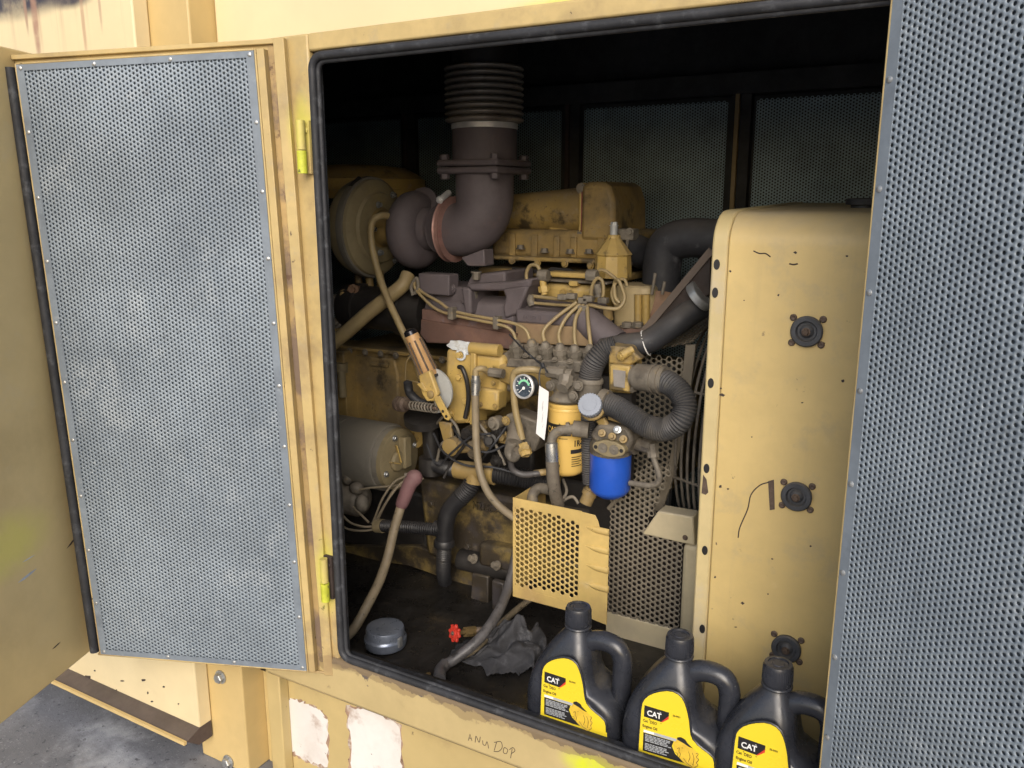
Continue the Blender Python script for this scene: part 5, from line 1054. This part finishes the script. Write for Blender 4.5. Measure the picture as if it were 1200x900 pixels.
# --- actuator box with connectors
aY = .45
ab = poly('actuator', [(712, 404), (735, 408), (740, 430), (740, 462), (713, 460)], aY + .02, .07, M['eng'], bevel=.006)
poly('actuator_plate', [(713, 405), (737, 407), (746, 416), (752, 421), (738, 428), (713, 426)], aY + .012, .03, M['eng'], ab, .004)
MB().cyl(P(728, 417, aY), P(741, 410, aY + .02), .010).hexbolt(P(727.5, 417.5, aY), V((-.5, -1, -.2)), .008, .006).build('actuator_bolt', M['eng_clean'], ab)
bxp('cover_plate', 714.5, 427, 737, 460, aY - .005, .03, M['eng_clean'], ab, .004); poly('cover_label', [(718, 433), (733, 435), (732, 455), (719, 453)], aY - .0065, .003, mat('grey_worn_face', (.24, .22, .20), .6, var=.15, vscale=30), ab, .001)
for q in ((740, 433), (743, 447), (741, 455)): MB().hexbolt(P(q[0], q[1], aY + .01), V((1, -.4, 0)), .008, .010).build('bolt', M['dustgrey'], ab)
ca, cb = P(742, 441, .455), P(775, 445, .44)
cn = MB().lathe(ca, cb - ca, [(0, .022), (.012, .022), (.0125, .030), (.05, .030), (.0505, .033), (.058, .033), (.0585, .030), (.066, .030), (.0665, .033), (.075, .033), (.0755, .03), (.085, .029)], 28).build('cable_connector', M['dustgrey'], ab)
wc = thing('cable_conduit', 'dusty corrugated cable conduit making a wide loop right of the blue filter', 'conduit', P(800, 490, .42))
tb('corrugated_pipe', [(770, 445, .445), (784, 449, .43), (797, 460, .42), (803, 476, .41), (797, 493, .40), (780, 503, .405), (760, 500, .41), (740, 488, .415), (722, 477, .42), (706, 471, .425)], .0250, M['cond'], wc, 18, corr=(.0014, .0054))
MB().lathe(P(702, 470, .425), P(712, 473.5, .423) - P(702, 470, .425), [(0, .024), (.004, .031), (.020, .031), (.022, .027)], 22).build('conduit_end', M['dustgrey'], wc)
wc2 = thing('cable_conduit', 'dusty corrugated cable conduit curving up left of the square actuator box', 'conduit', P(692, 462, .44))
tb('corrugated_pipe', [(691, 446, .47), (693, 434, .47), (699, 421, .47), (709, 411, .48), (722, 406, .49)], .0255, M['cond'], wc2, 18, corr=(.0014, .0054))
MB().lathe(P(692, 443, .47), -Z + X * -.05, [(0, .029), (.004, .031), (.010, .031), (.0105, .028), (.045, .027), (.046, .031), (.052, .031), (.07, .022)], 24).build('conduit_end', M['dustgrey'], wc2)
poly('mounting_strap', [(712, 484), (730, 490), (760, 500), (768, 502), (755, 503), (728, 497), (712, 492)], .43, .01, M['eng_dark'], bevel=.002)
MB().box((P(700, 470, .50).x, .50, P(700, 560, .50).z), (P(740, 470, .50).x, .53, P(700, 440, .50).z)).build('filter_bracket', M['blackish'], eng)
tb('bracket_pipe', [(691, 470, .47), (690, 500, .48), (690, 540, .49), (692, 565, .50)], .019, M['cond'], corr=(.0012, .006))
# fuel return with elbow at the right of the blue filter
rt = thing('return_line', 'dusty thin return pipe with brass elbow in front of the perforated fan guard', 'pipe', P(740, 565, .44))
MB().lathe(P(746, 520, .47), X + V((0, -.2, 0)), [(-.02, .026), (.0, .026), (.001, .016), (.03, .015)], 14).cyl(P(756, 521, .465), P(766, 524, .455), .017, seg=8).cyl(P(764, 520, .455), P(766, 536, .45), .0135, seg=8).build('elbow_fitting', M['dustgrey'], rt)
tb('pipe', [(765, 534, .45), (770, 548, .445), (773, 560, .44), (770, 567, .44), (760, 569, .44), (738, 566, .45)], .0068, M['dustgrey'], rt, 10)
# --- small clutter: bolts, clips, wires
for x in range(410, 530, 18): bolt(x, 411 + (x - 410) * .1, .698, .008, blk)
for q in ((563, 447), (578, 449), (563, 474), (580, 476)): bolt(q[0], q[1], IY - .021, .0055, gv, m=M['eng'])
for q in ((604, 446), (628, 450), (652, 454), (676, 457), (640, 460), (612, 462)): bolt(q[0], q[1], IY - .001, .007, ip, m=M['eng'])
for q in ((505, 590), (515, 640), (548, 640), (590, 648), (690, 668), (580, 595)): bolt(q[0], q[1], .558, .009, eng, m=M['oily'])
for q in ((628, 345), (660, 343), (696, 345), (650, 366), (690, 372)): bolt(q[0], q[1], .699, .008, hd, m=M['eng'])
for q in ((600, 305), (630, 308), (662, 309), (692, 311), (722, 312)): bolt(q[0], q[1], .799, .008, rc_, m=M['eng'])
for q in ((505, 345), (545, 352), (530, 338), (608, 348)): bolt(q[0], q[1], .63, .009, eng, m=M['purple'])
hn = thing('engine_harness', 'thin dark wires strung loosely between the pump and the lower crankcase', 'wires', P(560, 540, .48))
for pts in ([(508, 508, .5), (520, 530, .47), (545, 545, .46), (580, 548, .46), (620, 560, .47)], [(530, 500, .5), (545, 520, .46), (570, 530, .45), (596, 520, .46)], [(560, 545, .5), (575, 525, .46), (590, 505, .47), (600, 490, .48)], [(500, 520, .5), (512, 545, .48), (530, 530, .46), (552, 512, .46), (575, 508, .47)]):
    tb('wire', pts, .003, M['rubber'], hn, 6)
